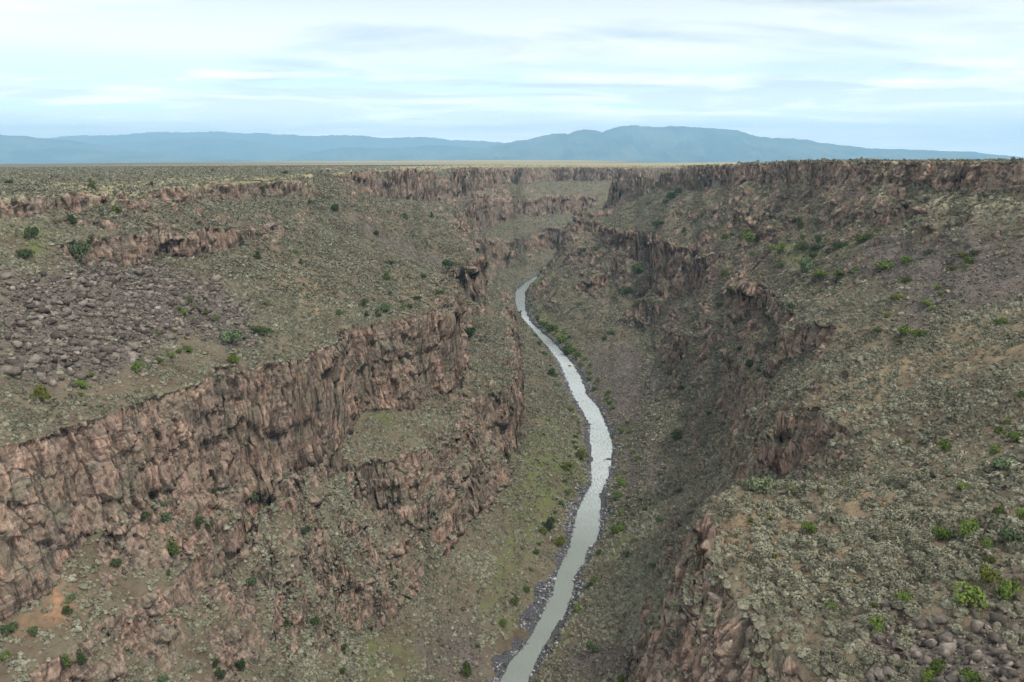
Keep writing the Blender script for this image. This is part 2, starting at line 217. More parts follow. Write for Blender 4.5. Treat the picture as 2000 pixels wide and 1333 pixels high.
REGIONS = {
    'crag': [[(-93.0,241.9),(-87.9,258.5),(-85.2,288.4),(-74.4,311.0),(-59.9,324.3),(-39.6,355.1),(-26.6,410.5),(0.0,454.2),(1.2,446.2),(1.0,431.7),(1.4,402.8),(-14.6,358.9),(-26.3,322.8),(-33.2,302.6),(-39.1,283.3),(-54.5,261.7),(-61.9,239.3),(-66.6,214.7),(-75.3,216.2),(-81.4,220.1),(-89.5,228.8)],[(-231.8,376.7),(-226.9,393.1),(-216.1,401.4),(-205.6,409.9),(-211.4,457.4),(-193.9,456.8),(-192.6,499.0),(-201.2,577.2),(-188.9,609.2),(-175.4,646.1),(-175.2,751.3),(-134.0,568.5),(-130.9,436.0),(-143.4,413.6),(-148.8,379.5),(-153.7,350.7),(-150.5,310.3),(-165.8,320.7),(-167.5,305.2),(-183.7,314.1),(-194.3,312.9)],[(-183.0,784.7),(-177.9,937.2),(-160.8,1093.2),(-137.6,1322.8),(-91.8,1492.2),(-28.6,1814.3),(60.4,2078.1),(163.0,2196.2),(249.9,2087.7),(139.5,1317.6),(101.3,1080.5),(67.6,1439.1),(-0.5,1304.9),(-45.9,736.0),(-112.9,1217.6),(-130.0,970.2),(-121.0,693.0),(-140.4,649.4)],[(-51.1,475.4),(-28.5,618.0),(-26.7,628.0),(-21.6,564.0),(-0.1,634.6),(-0.2,507.8),(0.0,450.4),(-25.8,396.2),(-31.0,408.4),(-35.5,408.3),(-39.1,402.4)],[(242.6,1134.7),(243.0,957.3),(245.5,836.9),(233.9,702.1),(236.8,635.3),(225.7,547.4),(229.6,507.8),(222.5,452.6),(216.1,407.2),(216.2,378.6),(211.2,345.9),(199.3,322.2),(196.5,337.7),(191.5,351.2),(187.9,369.2),(190.9,404.4),(194.1,445.9),(202.1,513.3),(192.5,545.8),(186.6,601.8),(198.0,750.9),(184.8,855.0)],[(97.3,1168.0),(123.0,1001.5),(149.0,921.1),(165.5,796.6),(170.1,669.5),(145.1,571.4),(148.6,759.8),(125.7,677.5),(112.8,773.3),(77.2,899.2),(90.1,1062.4)],[(140.2,712.1),(134.5,526.7),(128.6,499.7),(115.2,443.6),(112.9,525.5),(117.5,588.8)],[(134.2,390.5),(121.9,319.1),(124.9,296.7),(116.3,287.2),(110.9,307.4)],[(110.5,342.9),(106.1,293.2),(96.6,240.7),(80.0,199.9),(73.5,184.0),(76.4,229.8),(79.5,242.1),(91.1,279.6)],[(85.7,448.5),(101.3,406.6),(96.1,353.8),(43.0,146.2),(69.4,269.2),(72.8,328.3),(79.9,387.4)],[(35.4,131.5),(34.4,120.8),(33.6,111.5),(36.3,100.6),(36.8,94.2),(37.6,89.2),(34.9,92.0),(32.3,95.4),(29.8,100.8),(26.9,105.6),(23.6,112.1),(38.8,181.4),(27.8,128.3),(29.2,133.4),(32.4,132.8)]],
    'scree': [[(-166.3,264.5),(-163.3,277.6),(-158.5,290.0),(-159.7,316.4),(-160.9,348.0),(-154.3,366.5),(-127.6,354.8),(-106.2,334.2),(-102.5,301.9),(-110.4,287.5),(-118.2,275.3),(-117.5,242.5),(-122.7,230.2),(-128.6,220.5),(-137.4,212.8),(-146.8,229.4),(-156.1,246.2)],[(176.6,469.7),(182.5,429.8),(183.7,388.6),(188.5,366.6),(190.3,340.5),(184.9,296.6),(167.9,265.5),(153.0,260.7),(146.8,271.4),(130.5,275.9),(147.6,298.4),(156.2,353.9)],[(65.3,727.7),(95.4,746.5),(119.8,657.2),(111.3,536.3),(101.2,546.4),(74.9,489.2),(69.1,527.6),(65.6,587.3),(61.0,655.1)],[(64.9,95.2),(60.1,94.3),(54.5,92.7),(49.3,96.3),(41.5,92.9),(41.2,86.0),(43.8,83.6),(46.7,82.3),(49.0,80.2),(51.3,78.4),(53.8,77.0),(57.7,83.3),(61.5,89.0)],[(-39.1,268.2),(-27.0,278.7),(-14.1,290.0),(-9.8,276.1),(-12.4,253.5),(-24.2,247.1)],[(18.7,266.3),(29.4,264.2),(39.6,259.8),(46.2,238.2),(24.3,123.1),(23.1,114.8),(34.4,228.4),(23.9,238.1),(12.2,250.8)],[(-120.4,627.5),(-83.3,668.5),(-52.2,638.7),(-55.6,588.7),(-87.2,582.2),(-115.3,599.8)],[(68.4,492.7),(86.1,468.1),(75.4,376.1),(57.8,373.7),(62.5,427.5)]],
    'tan': [[(154.5,243.9),(141.0,239.7),(129.3,238.2),(115.8,230.4),(106.0,229.4),(95.8,227.1),(87.4,239.9),(86.4,200.7),(95.1,202.0),(100.7,197.1),(107.0,194.6),(115.7,193.8),(122.6,190.9)],[(36.5,138.7),(45.5,141.7),(48.8,135.0),(51.9,128.6),(45.4,119.6),(38.8,116.7),(32.8,114.3)],[(38.4,117.6),(44.4,118.5),(50.6,119.3),(56.0,118.4),(49.5,106.6),(45.7,107.9),(42.0,109.6),(37.8,110.5)],[(56.9,141.9),(61.4,137.7),(66.1,135.1),(70.9,132.7),(63.3,120.8),(59.4,126.4),(54.2,130.3)],[(-64.2,460.1),(-33.7,479.8),(-30.3,415.7),(-55.8,398.3)],[(96.5,754.9),(126.1,656.6),(122.2,633.2),(95.4,706.9)],[(-219.3,379.1),(-284.6,520.5),(-279.8,556.5),(-266.8,579.7),(-266.6,632.0),(-260.8,678.3),(-248.8,718.4),(-229.6,745.0),(-209.9,775.4),(-259.4,1116.3),(-178.2,764.3),(-174.7,640.7),(-189.6,608.3),(-201.9,576.4),(-197.9,506.6),(-203.2,472.1),(-214.0,458.2),(-207.6,411.5),(-214.0,395.2)],[(-308.0,1396.5),(-181.2,1004.0),(-251.9,1787.3),(-205.5,2034.1),(-143.8,2339.7),(-59.6,2435.4),(31.6,2543.3),(128.1,2636.4),(228.5,2667.1),(329.5,2697.4),(436.6,2689.9),(532.7,2646.8),(229.6,1136.4),(352.5,2171.8),(255.7,2093.1),(186.2,2173.4),(110.4,2272.1),(24.7,2015.0),(-41.6,1723.3),(-124.0,2017.0),(-134.5,1324.6),(-158.6,1125.4),(-180.9,1002.4),(-181.0,817.6)],[(-113.6,410.2),(-99.0,413.8),(-85.4,422.2),(-74.9,367.6),(-87.4,361.6),(-98.9,353.9)],[(-107.5,213.5),(-105.3,224.7),(-104.5,239.1),(-102.4,236.3),(-106.2,216.6)],[(-49.3,1595.5),(58.7,1900.8),(69.5,1860.3),(-40.9,1622.2)],[(-109.4,167.6),(-108.9,178.0),(-105.1,187.3),(-103.1,175.2)],[(-74.8,312.1),(-64.6,326.4),(-57.9,325.3),(-64.6,312.5)]],
    'green': [[(26.1,971.8),(50.3,876.5),(61.5,738.9),(51.7,734.7),(27.6,871.3)],[(4.3,467.9),(29.5,567.6),(36.0,453.6),(33.3,416.4),(20.4,376.8),(9.2,342.7),(-0.9,315.0),(-10.2,291.4),(-14.3,295.8),(-10.1,319.0),(-5.3,342.1),(0.0,371.6),(1.5,412.5),(2.9,467.4)],[(58.5,441.1),(66.3,423.4),(58.9,373.9),(53.1,333.1),(42.9,331.8),(50.1,383.0)],[(-54.1,257.8),(-40.4,262.7),(-26.3,266.9),(-34.4,242.9),(-43.4,237.9),(-52.0,230.0),(-59.1,220.6),(-65.6,211.6),(-60.8,234.8)],[(-194.3,312.9),(-186.9,327.5),(-166.2,320.5),(-167.5,284.1)],[(-69.2,354.2),(-51.3,374.9),(-51.6,359.1),(-63.7,346.7)],[(-95.5,255.9),(-87.9,274.9),(-78.9,296.5),(-75.6,283.1),(-88.9,276.8),(-93.9,250.1)],[(30.3,511.8),(45.9,515.2),(41.8,435.6),(33.3,416.4),(31.0,445.3)],[(22.4,1189.1),(53.4,1063.8),(57.1,1006.3),(25.5,1022.9)],[(8.6,312.2),(18.8,344.2),(13.0,313.8),(-0.1,282.7),(-7.6,274.2),(0.1,292.5)],[(15.1,270.4),(21.9,286.2),(25.9,286.2),(16.6,261.3)],[(190.7,638.2),(181.4,537.8),(189.4,506.1),(191.0,451.3),(174.5,404.6),(173.5,442.5),(164.8,468.2)]],
    'orange': [[(-113.6,164.4),(-112.9,171.2),(-111.9,176.9),(-110.4,176.1),(-109.1,168.7),(-111.6,163.4)],[(-50.0,377.1),(-44.5,387.4),(-44.0,383.3),(-48.7,375.9)],[(-36.9,400.7),(-30.5,411.9),(-30.8,408.2),(-35.6,398.4)],[(152.9,733.0),(144.3,574.4),(142.7,570.5),(154.4,739.4)],[(61.7,1653.9),(71.1,1686.2),(69.6,1650.9),(61.3,1641.7)]],
    'bank': [],
    'scrub': [[(119.2,620.5),(122.1,528.4),(128.0,474.6),(119.7,395.3),(103.2,305.9),(87.5,273.8),(76.6,241.6),(40.9,138.5),(72.8,328.3),(76.3,409.7),(87.9,453.3),(100.1,495.2)],[(144.7,515.6),(124.1,360.1),(114.1,321.8),(119.1,402.7)]],
    'fresh': [[(150.9,926.0),(165.7,793.8),(170.1,669.5),(145.0,573.3),(151.1,760.4),(143.2,842.5)],[(-118.6,179.6),(-116.0,188.5),(-115.2,201.6),(-109.9,209.7),(-107.6,223.6),(-104.5,239.1),(-100.8,250.6),(-95.3,261.5),(-91.4,277.8),(-84.0,289.3),(-84.6,288.4),(-92.0,270.8),(-97.5,251.7),(-100.6,229.7),(-102.7,210.0),(-108.7,201.2),(-109.4,188.9),(-110.5,178.8),(-115.8,167.9),(-116.4,170.1),(-116.8,171.1),(-116.2,173.8),(-117.3,176.0)],[(-40.6,456.5),(-30.7,447.1),(-30.4,415.4),(-31.4,408.8),(-39.2,401.5),(-37.8,406.2)],[(-106.3,248.6),(-100.0,261.9),(-93.7,278.2),(-86.3,290.1),(-77.9,302.2),(-74.0,316.7),(-77.3,309.1),(-78.5,295.3),(-86.4,284.6),(-94.2,274.0),(-98.3,256.1),(-100.8,248.2)],[(-165.8,326.1),(-164.4,350.9),(-169.0,392.1),(-157.1,400.4),(-153.8,439.6),(-141.1,453.9),(-144.4,528.9),(-138.0,441.5),(-148.5,420.0),(-154.4,391.3),(-154.9,355.2),(-157.5,330.1)]],  # cliff faces painted paler pink, as if lit
}
MOUNTAINS = [('mountain_range',[(-91024,60000,1444),(-61831,60000,1726),(-47345,60000,1373),(-36419,60000,1373),(-32760,60000,1514),(-31101,60000,1691),(-28191,60000,1691),(-25988,60000,1902),(-23081,60000,1902),(-20713,60000,1973),(-18908,60000,1797),(-18176,60000,1867),(-14552,60000,1655),(-10911,60000,1726),(-9101,60000,1479),(-6550,60000,1585),(-5097,60000,1479),(-4371,60000,1337),(-2186,60000,1302),(-365,60000,1125),(1824,60000,912),(5476,60000,735),(10966,60000,379)],6500,3),('mountain_range.001',[(-57557,38000,1182),(-36798,38000,1361),(-27617,38000,1249),(-23032,38000,1116),(-21892,38000,1026),(-21099,38000,914),(-19613,38000,802),(-18486,38000,555),(-16203,38000,262),(-13902,38000,104),(-12521,38000,-31)],8500,5),('mountain_range.002',[(-26832,49000,600),(-23825,49000,832),(-22316,49000,1034),(-20225,49000,1121),(-18188,49000,1294),(-16946,49000,1208),(-14879,49000,1006),(-12997,49000,629),(-10743,49000,397),(-7169,49000,164)],8000,7),('hill',[(-11545,43000,-35),(-10876,43000,195),(-9817,43000,399),(-8893,43000,577),(-7846,43000,603),(-6802,43000,527),(-5755,43000,552),(-4575,43000,679),(-3659,43000,730),(-1962,43000,577),(0,43000,374),(2097,43000,144)],4500,9),('mountain',[(-3288,38500,37),(-2346,38500,220),(-1640,38500,403),(-936,38500,585),(0,38500,790),(584,38500,904),(1168,38500,994),(1936,38500,1175),(2567,38500,1153),(3263,38500,1356),(3565,38500,1401),(4081,38500,1243),(4659,38500,1424),(5400,38500,1582),(6054,38500,1492),(6987,38500,1469),(7682,38500,1537),(8618,38500,1446),(9319,38500,1401),(10258,38500,1288),(11208,38500,1017),(11795,38500,972),(12616,38500,926),(13319,38500,904),(14032,38500,745),(15212,38500,631),(16397,38500,471),(17571,38500,449),(18745,38500,426),(19924,38500,357),(21099,38500,334),(21822,38500,174),(22309,38500,37),(23487,38500,14),(28191,38500,-32),(37608,38500,-124)],8000,12)]
PLANTS = [['J', -208.6, 411.7, -15.1, 5.57, 6.08],
    ['J', -205.4, 475.2, -15.8, 2.63, 4.09],
    ['D', -285.1, 472.5, -14.3, 4.64, 2.9],
    ['D', -320.2, 894.4, -13.8, 3.83, 3.29],
    ['D', -206.8, 761.4, -14.3, 6.06, 4.2],
    ['D', -253.9, 1113.1, -18.6, 5.45, 4.09],
    ['D', -191.1, 869.7, -13.9, 3.73, 3.19],
    ['D', -304.6, 917.3, -15.0, 2.25, 2.25],
    ['G', -187.9, 393.2, -25.1, 4.38, 3.41],
    ['D', -182.5, 342.2, -27.0, 4.67, 4.67],
    ['D', -176.2, 301.8, -28.9, 5.64, 4.89],
    ['D', -170.5, 286.8, -33.9, 6.11, 3.23],
    ['S', -160.9, 305.5, -36.9, 8.04, 8.04],
    ['D', -165.4, 322.1, -33.6, 2.41, 4.02],
    ['J', -134.0, 429.9, -51.5, 5.39, 5.39],
    ['D', -132.8, 621.3, -39.6, 6.92, 6.92],
    ['D', -150.3, 621.9, -33.7, 5.38, 3.84],
    ['D', -184.4, 613.3, -22.7, 3.77, 3.02],
    ['G', -120.5, 456.2, -51.8, 3.42, 2.57],
    ['J', -114.5, 442.6, -55.5, 2.78, 2.78],
    ['S', -108.1, 356.8, -63.3, 3.62, 3.17],
    ['D', -80.7, 375.7, -71.2, 2.87, 2.87],
    ['G', -126.0, 305.5, -56.4, 2.33, 1.75],
    ['G', -123.2, 303.2, -57.9, 3.86, 2.7],
    ['G', -126.6, 318.0, -55.0, 2.42, 2.01],
    ['G', -123.5, 314.3, -57.1, 3.19, 2.19],
    ['G', -125.1, 327.4, -56.1, 2.07, 1.66],
    ['G', -119.4, 313.7, -59.4, 2.39, 2.19],
    ['G', -115.2, 312.8, -61.8, 3.59, 2.79],
    ['G', -122.6, 276.9, -59.3, 2.48, 1.24],
    ['G', -118.6, 282.0, -59.6, 1.8, 1.26],
    ['C', -104.1, 296.4, -67.0, 7.22, 5.7],
    ['D', -97.6, 314.8, -68.1, 6.04, 4.43],
    ['C', -101.9, 314.8, -66.4, 3.62, 2.81],
    ['G', -106.3, 318.6, -65.0, 2.85, 1.83],
    ['G', -110.6, 272.1, -64.4, 3.49, 2.45],
    ['G', -111.9, 268.1, -63.8, 2.41, 1.72],
    ['G', -112.5, 261.6, -63.8, 3.03, 1.85],
    ['G', -114.0, 256.7, -64.2, 2.31, 1.82],
    ['G', -114.7, 243.2, -63.5, 3.77, 3.14],
    ['G', -113.8, 247.7, -64.4, 1.6, 1.28],
    ['G', -97.9, 280.8, -70.1, 4.7, 3.26],
    ['Y', -123.0, 205.7, -62.2, 4.02, 4.55],
    ['G', -121.3, 222.6, -63.3, 4.04, 2.6],
    ['Y', -119.3, 217.9, -64.0, 1.42, 1.13],
    ['G', -135.7, 223.8, -57.1, 2.02, 1.15],
    ['Y', -122.7, 230.2, -61.8, 2.98, 1.49],
    ['J', -96.6, 744.7, -55.3, 8.31, 8.31],
    ['J', -98.1, 1011.9, -70.6, 6.9, 7.52],
    ['D', -102.2, 618.8, -56.7, 4.62, 4.24],
    ['J', -73.0, 473.5, -69.1, 5.97, 6.56],
    ['D', -76.0, 512.6, -65.1, 4.5, 3.22],
    ['D', -54.6, 499.4, -72.8, 5.03, 3.78],
    ['C', -46.6, 603.3, -78.6, 9.85, 6.82],
    ['G', -41.7, 465.3, -75.8, 5.29, 2.35],
    ['D', -52.4, 444.3, -76.0, 3.94, 2.81],
    ['D', -66.0, 439.8, -72.6, 2.78, 2.78],
    ['J', -72.5, 396.6, -71.5, 5.54, 5.03],
    ['C', -61.6, 395.3, -73.6, 6.03, 5.02],
    ['J', -64.0, 382.5, -73.4, 4.87, 4.38],
    ['J', -68.9, 380.1, -73.0, 4.35, 3.38],
    ['D', -80.3, 375.3, -71.3, 2.86, 2.86],
    ['G', -55.7, 411.8, -74.9, 2.35, 2.35],
    ['D', -52.6, 413.7, -75.6, 2.63, 3.15],
    ['D', -28.5, 541.2, -118.2, 9.69, 7.62],
    ['D', -21.4, 538.9, -120.9, 3.11, 2.76],
    ['J', -97.1, 249.6, -108.2, 3.17, 4.34],
    ['J', -84.2, 288.3, -123.9, 5.4, 6.55],
    ['J', -95.1, 210.3, -108.0, 4.86, 6.0],
    ['C', -102.2, 224.7, -100.9, 2.11, 2.41],
    ['C', -100.3, 219.5, -103.0, 3.25, 3.85],
    ['D', -102.6, 211.4, -98.4, 3.13, 2.28],
    ['D', -95.3, 231.8, -108.6, 4.37, 2.19],
    ['C', -94.4, 237.3, -112.8, 2.88, 2.56],
    ['C', -91.7, 271.6, -118.7, 4.0, 3.27],
    ['D', -103.2, 196.1, -104.1, 2.68, 2.68],
    ['D', -93.5, 204.1, -111.4, 1.54, 3.35],
    ['C', -73.8, 272.4, -131.5, 3.31, 2.94],
    ['C', -84.1, 238.8, -133.9, 4.92, 2.95],
    ['D', -112.2, 164.3, -103.4, 3.43, 2.29],
    ['D', -107.5, 165.4, -104.2, 2.99, 1.84],
    ['C', -105.2, 177.3, -103.0, 2.44, 1.71],
    ['D', -104.5, 174.1, -104.5, 2.65, 1.93],
    ['J', -98.7, 161.4, -109.8, 2.95, 3.4],
    ['J', -97.1, 163.8, -110.5, 2.99, 3.68],
    ['G', -108.9, 157.6, -105.5, 2.21, 1.99],
    ['J', -71.5, 235.4, -145.7, 2.94, 3.59],
    ['D', -65.3, 245.2, -152.9, 3.41, 2.73],
    ['D', -75.2, 201.9, -138.7, 3.12, 3.41],
    ['D', -78.5, 193.8, -131.9, 2.45, 2.45],
    ['D', -76.9, 191.7, -134.8, 3.52, 2.7],
    ['G', -78.0, 294.0, -129.6, 2.36, 1.58],
    ['C', -84.8, 176.4, -124.1, 2.49, 1.74],
    ['G', -56.4, 248.2, -162.1, 2.08, 2.08],
    ['G', -53.9, 230.8, -159.5, 1.95, 1.95],
    ['G', -16.0, 253.6, -176.3, 3.93, 5.0],
    ['G', -25.0, 266.3, -173.0, 1.49, 1.49],
    ['D', 18.8, 366.9, -175.4, 5.45, 6.93],
    ['Y', 41.6, 464.5, -176.2, 7.99, 6.15],
    ['D', 33.0, 656.7, -175.6, 6.79, 6.79],
    ['Y', 31.1, 434.6, -171.1, 8.65, 4.61],
    ['Y', 22.5, 357.7, -178.4, 6.3, 3.88],
    ['Y', 14.6, 362.6, -174.6, 4.9, 2.94],
    ['G', 59.2, 417.7, -173.6, 7.24, 3.9],
    ['G', 55.6, 403.9, -174.5, 5.94, 3.24],
    ['G', 49.8, 355.7, -170.9, 7.21, 4.32],
    ['G', 33.2, 870.3, -177.2, 11.1, 5.55],
    ['G', 41.7, 843.3, -175.8, 12.92, 6.46],
    ['G', 49.5, 793.3, -177.1, 13.21, 7.11],
    ['G', 53.9, 748.9, -178.0, 14.43, 6.73],
    ['G', 59.7, 724.6, -176.8, 7.46, 5.59],
    ['G', 71.5, 510.7, -175.5, 6.04, 3.35],
    ['G', 73.0, 447.8, -170.0, 4.15, 2.37],
    ['G', 62.9, 361.0, -163.1, 2.91, 2.42],
    ['G', 54.2, 332.3, -164.6, 3.15, 2.25],
    ['D', 49.1, 320.2, -165.7, 4.79, 2.61],
    ['D', 78.9, 408.9, -164.4, 3.26, 2.17],
    ['G', 31.1, 1089.8, -166.7, 6.87, 4.12],
    ['G', 40.0, 1064.3, -155.6, 8.05, 4.02],
    ['G', 63.0, 647.9, -178.1, 3.78, 3.36],
    ['D', 32.1, 311.5, -175.1, 3.42, 2.57],
    ['C', 28.0, 253.1, -166.6, 4.25, 4.25],
    ['D', 66.2, 339.4, -158.1, 4.11, 2.29],
    ['C', 55.9, 298.3, -158.8, 3.66, 2.44],
    ['D', 28.2, 138.8, -81.7, 1.34, 0.96],
    ['G', 34.6, 228.2, -160.4, 3.54, 2.25],
    ['D', 85.7, 746.2, -165.3, 5.73, 3.82],
    ['D', 93.8, 752.5, -161.4, 6.73, 4.81],
    ['D', 197.5, 1033.0, -50.4, 12.74, 10.19],
    ['D', 209.3, 1044.6, -43.5, 10.29, 7.72],
    ['D', 191.6, 1032.6, -54.8, 8.92, 5.74],
    ['D', 180.5, 1084.1, -61.0, 9.38, 6.7],
    ['D', 157.4, 901.2, -73.5, 11.2, 7.84],
    ['D', 161.8, 892.7, -70.0, 7.76, 4.43],
    ['D', 174.8, 837.1, -71.8, 4.68, 4.16],
    ['D', 93.7, 1072.1, -119.5, 8.04, 6.7],
    ['D', 104.1, 1007.8, -113.7, 7.56, 6.3],
    ['D', 89.2, 1070.3, -123.1, 5.36, 4.02],
    ['D', 133.5, 862.1, -118.7, 15.18, 10.84],
    ['D', 117.2, 841.4, -138.6, 11.71, 9.58],
    ['D', 146.5, 835.4, -124.5, 5.27, 4.74],
    ['D', 187.8, 1533.7, -76.3, 7.57, 7.57],
    ['D', 158.0, 1134.5, -71.5, 7.02, 5.61],
    ['D', 87.1, 923.5, -141.9, 6.99, 4.66],
    ['D', 73.2, 887.6, -159.0, 7.88, 4.5],
    ['D', 186.4, 841.9, -64.2, 5.22, 5.75],
    ['D', 174.5, 835.1, -72.6, 5.19, 4.15],
    ['D', 194.3, 709.7, -53.0, 5.28, 3.96],
    ['D', 198.9, 697.0, -47.4, 4.75, 3.89],
    ['D', 206.2, 675.5, -46.9, 5.44, 4.18],
    ['D', 189.8, 569.5, -44.8, 3.54, 2.47],
    ['J', 192.8, 555.0, -45.2, 7.58, 7.58],
    ['D', 192.8, 549.3, -46.0, 3.41, 2.73],
    ['D', 187.2, 529.7, -50.4, 5.28, 3.3],
    ['Y', 181.6, 701.4, -68.0, 6.12, 5.68],
    ['D', 186.4, 697.6, -64.7, 3.91, 3.91],
    ['G', 194.6, 681.6, -59.6, 5.94, 3.82],
    ['D', 190.1, 680.2, -64.9, 5.93, 5.09],
    ['G', 181.2, 621.8, -63.0, 13.19, 8.53],
    ['D', 182.9, 659.1, -69.3, 4.12, 3.29],
    ['S', 171.1, 586.3, -68.0, 7.34, 5.14],
    ['G', 174.6, 531.8, -58.6, 11.97, 4.65],
    ['D', 181.7, 514.1, -56.3, 9.0, 5.78],
    ['D', 189.3, 508.0, -51.7, 4.44, 5.71],
    ['D', 185.7, 501.6, -55.8, 6.9, 5.02],
    ['D', 187.1, 489.7, -53.4, 5.51, 5.51],
    ['D', 184.4, 462.3, -51.5, 6.94, 6.36],
    ['D', 185.3, 452.2, -47.7, 4.52, 3.95],
    ['G', 186.8, 438.5, -43.4, 8.2, 3.83],
    ['G', 189.8, 435.9, -41.2, 4.34, 2.72],
    ['G', 193.6, 437.1, -38.0, 3.81, 2.45],
    ['D', 177.4, 482.1, -56.8, 5.43, 3.62],
    ['G', 171.2, 515.4, -66.1, 6.47, 3.23],
    ['C', 165.1, 456.3, -62.0, 11.47, 8.03],
    ['G', 161.4, 424.7, -60.6, 6.95, 4.28],
    ['G', 155.6, 386.3, -54.7, 6.32, 3.4],
    ['G', 160.5, 380.5, -51.4, 3.35, 2.15],
    ['G', 169.4, 368.2, -48.2, 8.78, 3.47],
    ['G', 173.6, 360.1, -45.4, 4.97, 3.61],
    ['C', 179.3, 352.6, -40.1, 4.85, 1.76],
    ['Y', 173.4, 315.1, -37.1, 4.34, 1.97],
    ['Y', 175.9, 310.8, -35.5, 3.89, 1.94],
    ['G', 172.3, 307.9, -38.3, 4.25, 2.32],
    ['G', 169.9, 305.0, -40.4, 3.06, 2.3],
    ['Y', 166.9, 308.9, -41.1, 3.49, 1.55],
    ['Y', 154.8, 319.6, -47.7, 4.84, 2.42],
    ['G', 155.9, 297.4, -46.8, 3.0, 1.69],
    ['G', 148.2, 288.4, -51.0, 4.02, 1.83],
    ['G', 147.5, 283.0, -51.8, 3.59, 1.62],
    ['Y', 153.7, 290.3, -47.8, 2.57, 1.47],
    ['Y', 145.9, 308.0, -52.6, 3.9, 2.34],
    ['Y', 146.0, 304.5, -52.2, 3.09, 2.31],
    ['Y', 137.5, 294.7, -56.4, 2.62, 1.5],
    ['G', 134.2, 272.5, -58.3, 5.57, 3.13],
    ['G', 122.3, 240.3, -52.5, 4.61, 2.46],
    ['Y', 129.8, 284.3, -60.3, 3.27, 1.82],
    ['Y', 116.5, 240.1, -54.9, 4.0, 2.16],
    ['G', 138.0, 227.5, -45.8, 4.06, 2.03],
    ['D', 163.7, 621.4, -83.4, 6.25, 8.59],
    ['D', 161.3, 602.6, -89.2, 6.84, 7.59],
    ['D', 148.8, 546.8, -90.8, 7.61, 7.61],
    ['D', 146.9, 572.7, -103.9, 5.09, 5.82],
    ['D', 149.6, 474.5, -90.1, 6.03, 10.26],
    ['D', 134.4, 389.5, -71.2, 3.96, 3.96],
    ['D', 114.8, 364.6, -88.6, 4.22, 3.28],
    ['D', 120.0, 400.2, -102.8, 4.65, 4.65],
    ['D', 134.8, 470.4, -111.0, 4.23, 3.02],
    ['D', 112.5, 525.2, -150.6, 4.09, 3.41],
    ['D', 107.1, 423.9, -136.3, 3.33, 3.05],
    ['D', 94.1, 446.9, -158.5, 6.47, 7.65],
    ['D', 79.3, 363.4, -155.1, 3.88, 2.91],
    ['S', 47.6, 146.4, -62.2, 5.08, 3.32],
    ['G', 53.3, 145.7, -62.1, 1.56, 1.36],
    ['G', 57.5, 141.8, -60.8, 1.52, 1.23],
    ['G', 64.0, 147.7, -61.4, 2.17, 1.38],
    ['G', 49.4, 136.1, -60.5, 1.46, 1.55],
    ['G', 68.3, 138.9, -58.3, 1.11, 1.11],
    ['G', 75.7, 128.6, -53.9, 2.23, 1.2],
    ['C', 84.7, 133.0, -52.2, 3.88, 2.12],
    ['G', 47.7, 121.3, -58.8, 2.46, 2.3],
    ['G', 40.4, 128.8, -60.3, 0.95, 1.21],
    ['G', 43.5, 128.3, -60.0, 1.3, 1.21],
    ['G', 40.1, 115.3, -59.8, 0.94, 0.94],
    ['G', 65.6, 109.5, -53.5, 2.81, 2.96],
    ['G', 63.6, 111.6, -54.7, 2.87, 1.81],
    ['G', 66.0, 105.1, -53.2, 1.43, 2.28],
    ['G', 73.1, 114.3, -52.1, 1.54, 1.38],
    ['G', 74.2, 110.9, -51.6, 1.49, 2.24],
    ['C', 69.4, 105.1, -52.5, 2.99, 2.56],
    ['G', 57.3, 92.8, -54.9, 3.97, 2.95],
    ['G', 61.5, 92.6, -53.7, 2.93, 2.93],
    ['Y', 61.2, 96.0, -53.6, 2.37, 2.63],
    ['G', 51.3, 97.1, -56.7, 1.87, 1.74],
    ['G', 43.1, 100.0, -59.8, 2.07, 1.8],
    ['G', 46.1, 93.0, -58.2, 1.81, 2.07],
    ['Y', 48.4, 90.9, -58.0, 1.14, 0.95],
    ['Y', 48.0, 98.5, -58.2, 1.09, 0.82],
    ['Y', 64.4, 101.6, -53.3, 1.25, 1.11],
    ['G', 48.1, 82.6, -56.8, 1.86, 1.63],
    ['G', 46.9, 82.1, -57.6, 1.85, 1.51],
    ['G', 50.0, 79.2, -55.7, 2.01, 1.57],
    ['G', 92.6, 143.5, -51.0, 3.4, 2.27],
    ['G', 85.2, 152.8, -56.1, 3.03, 2.22],
    ['G', 86.9, 170.5, -60.9, 1.46, 1.01],
    ['C', 94.4, 168.2, -54.5, 2.42, 1.1],
    ['G', 93.1, 149.0, -51.4, 1.96, 1.57],
    ['G', 88.4, 142.3, -52.5, 2.44, 1.32],
    ['G', 105.2, 163.1, -48.4, 1.59, 1.48],
    ['G', 97.4, 153.5, -50.8, 1.21, 1.21],
    ['W', 26.4, 295.0, -175.8, 4.08, 2.55],
    ['W', 34.8, 315.1, -173.7, 3.25, 1.62],
    ['W', 39.5, 342.8, -175.5, 3.02, 1.83],
    ['W', 48.8, 359.2, -172.4, 3.92, 2.89],
    ['W', 54.5, 377.4, -171.8, 3.81, 2.05],
    ['W', 59.8, 394.0, -170.8, 2.78, 1.51],
    ['W', 60.4, 424.7, -173.6, 3.23, 2.2],
    ['W', 64.2, 434.4, -172.8, 2.97, 1.42],
    ['W', 72.1, 461.9, -170.7, 2.54, 1.62],
    ['W', 72.7, 477.6, -173.2, 3.88, 2.0],
    ['W', 75.6, 504.0, -173.3, 3.78, 2.63],
    ['W', 76.9, 519.1, -171.8, 4.28, 2.06],
    ['W', 72.8, 564.2, -175.8, 4.06, 2.0],
    ['W', 71.3, 576.0, -175.8, 5.33, 2.84],
    ['W', 71.2, 588.0, -175.3, 4.49, 2.29],
    ['W', 72.8, 597.1, -174.3, 4.94, 3.07],
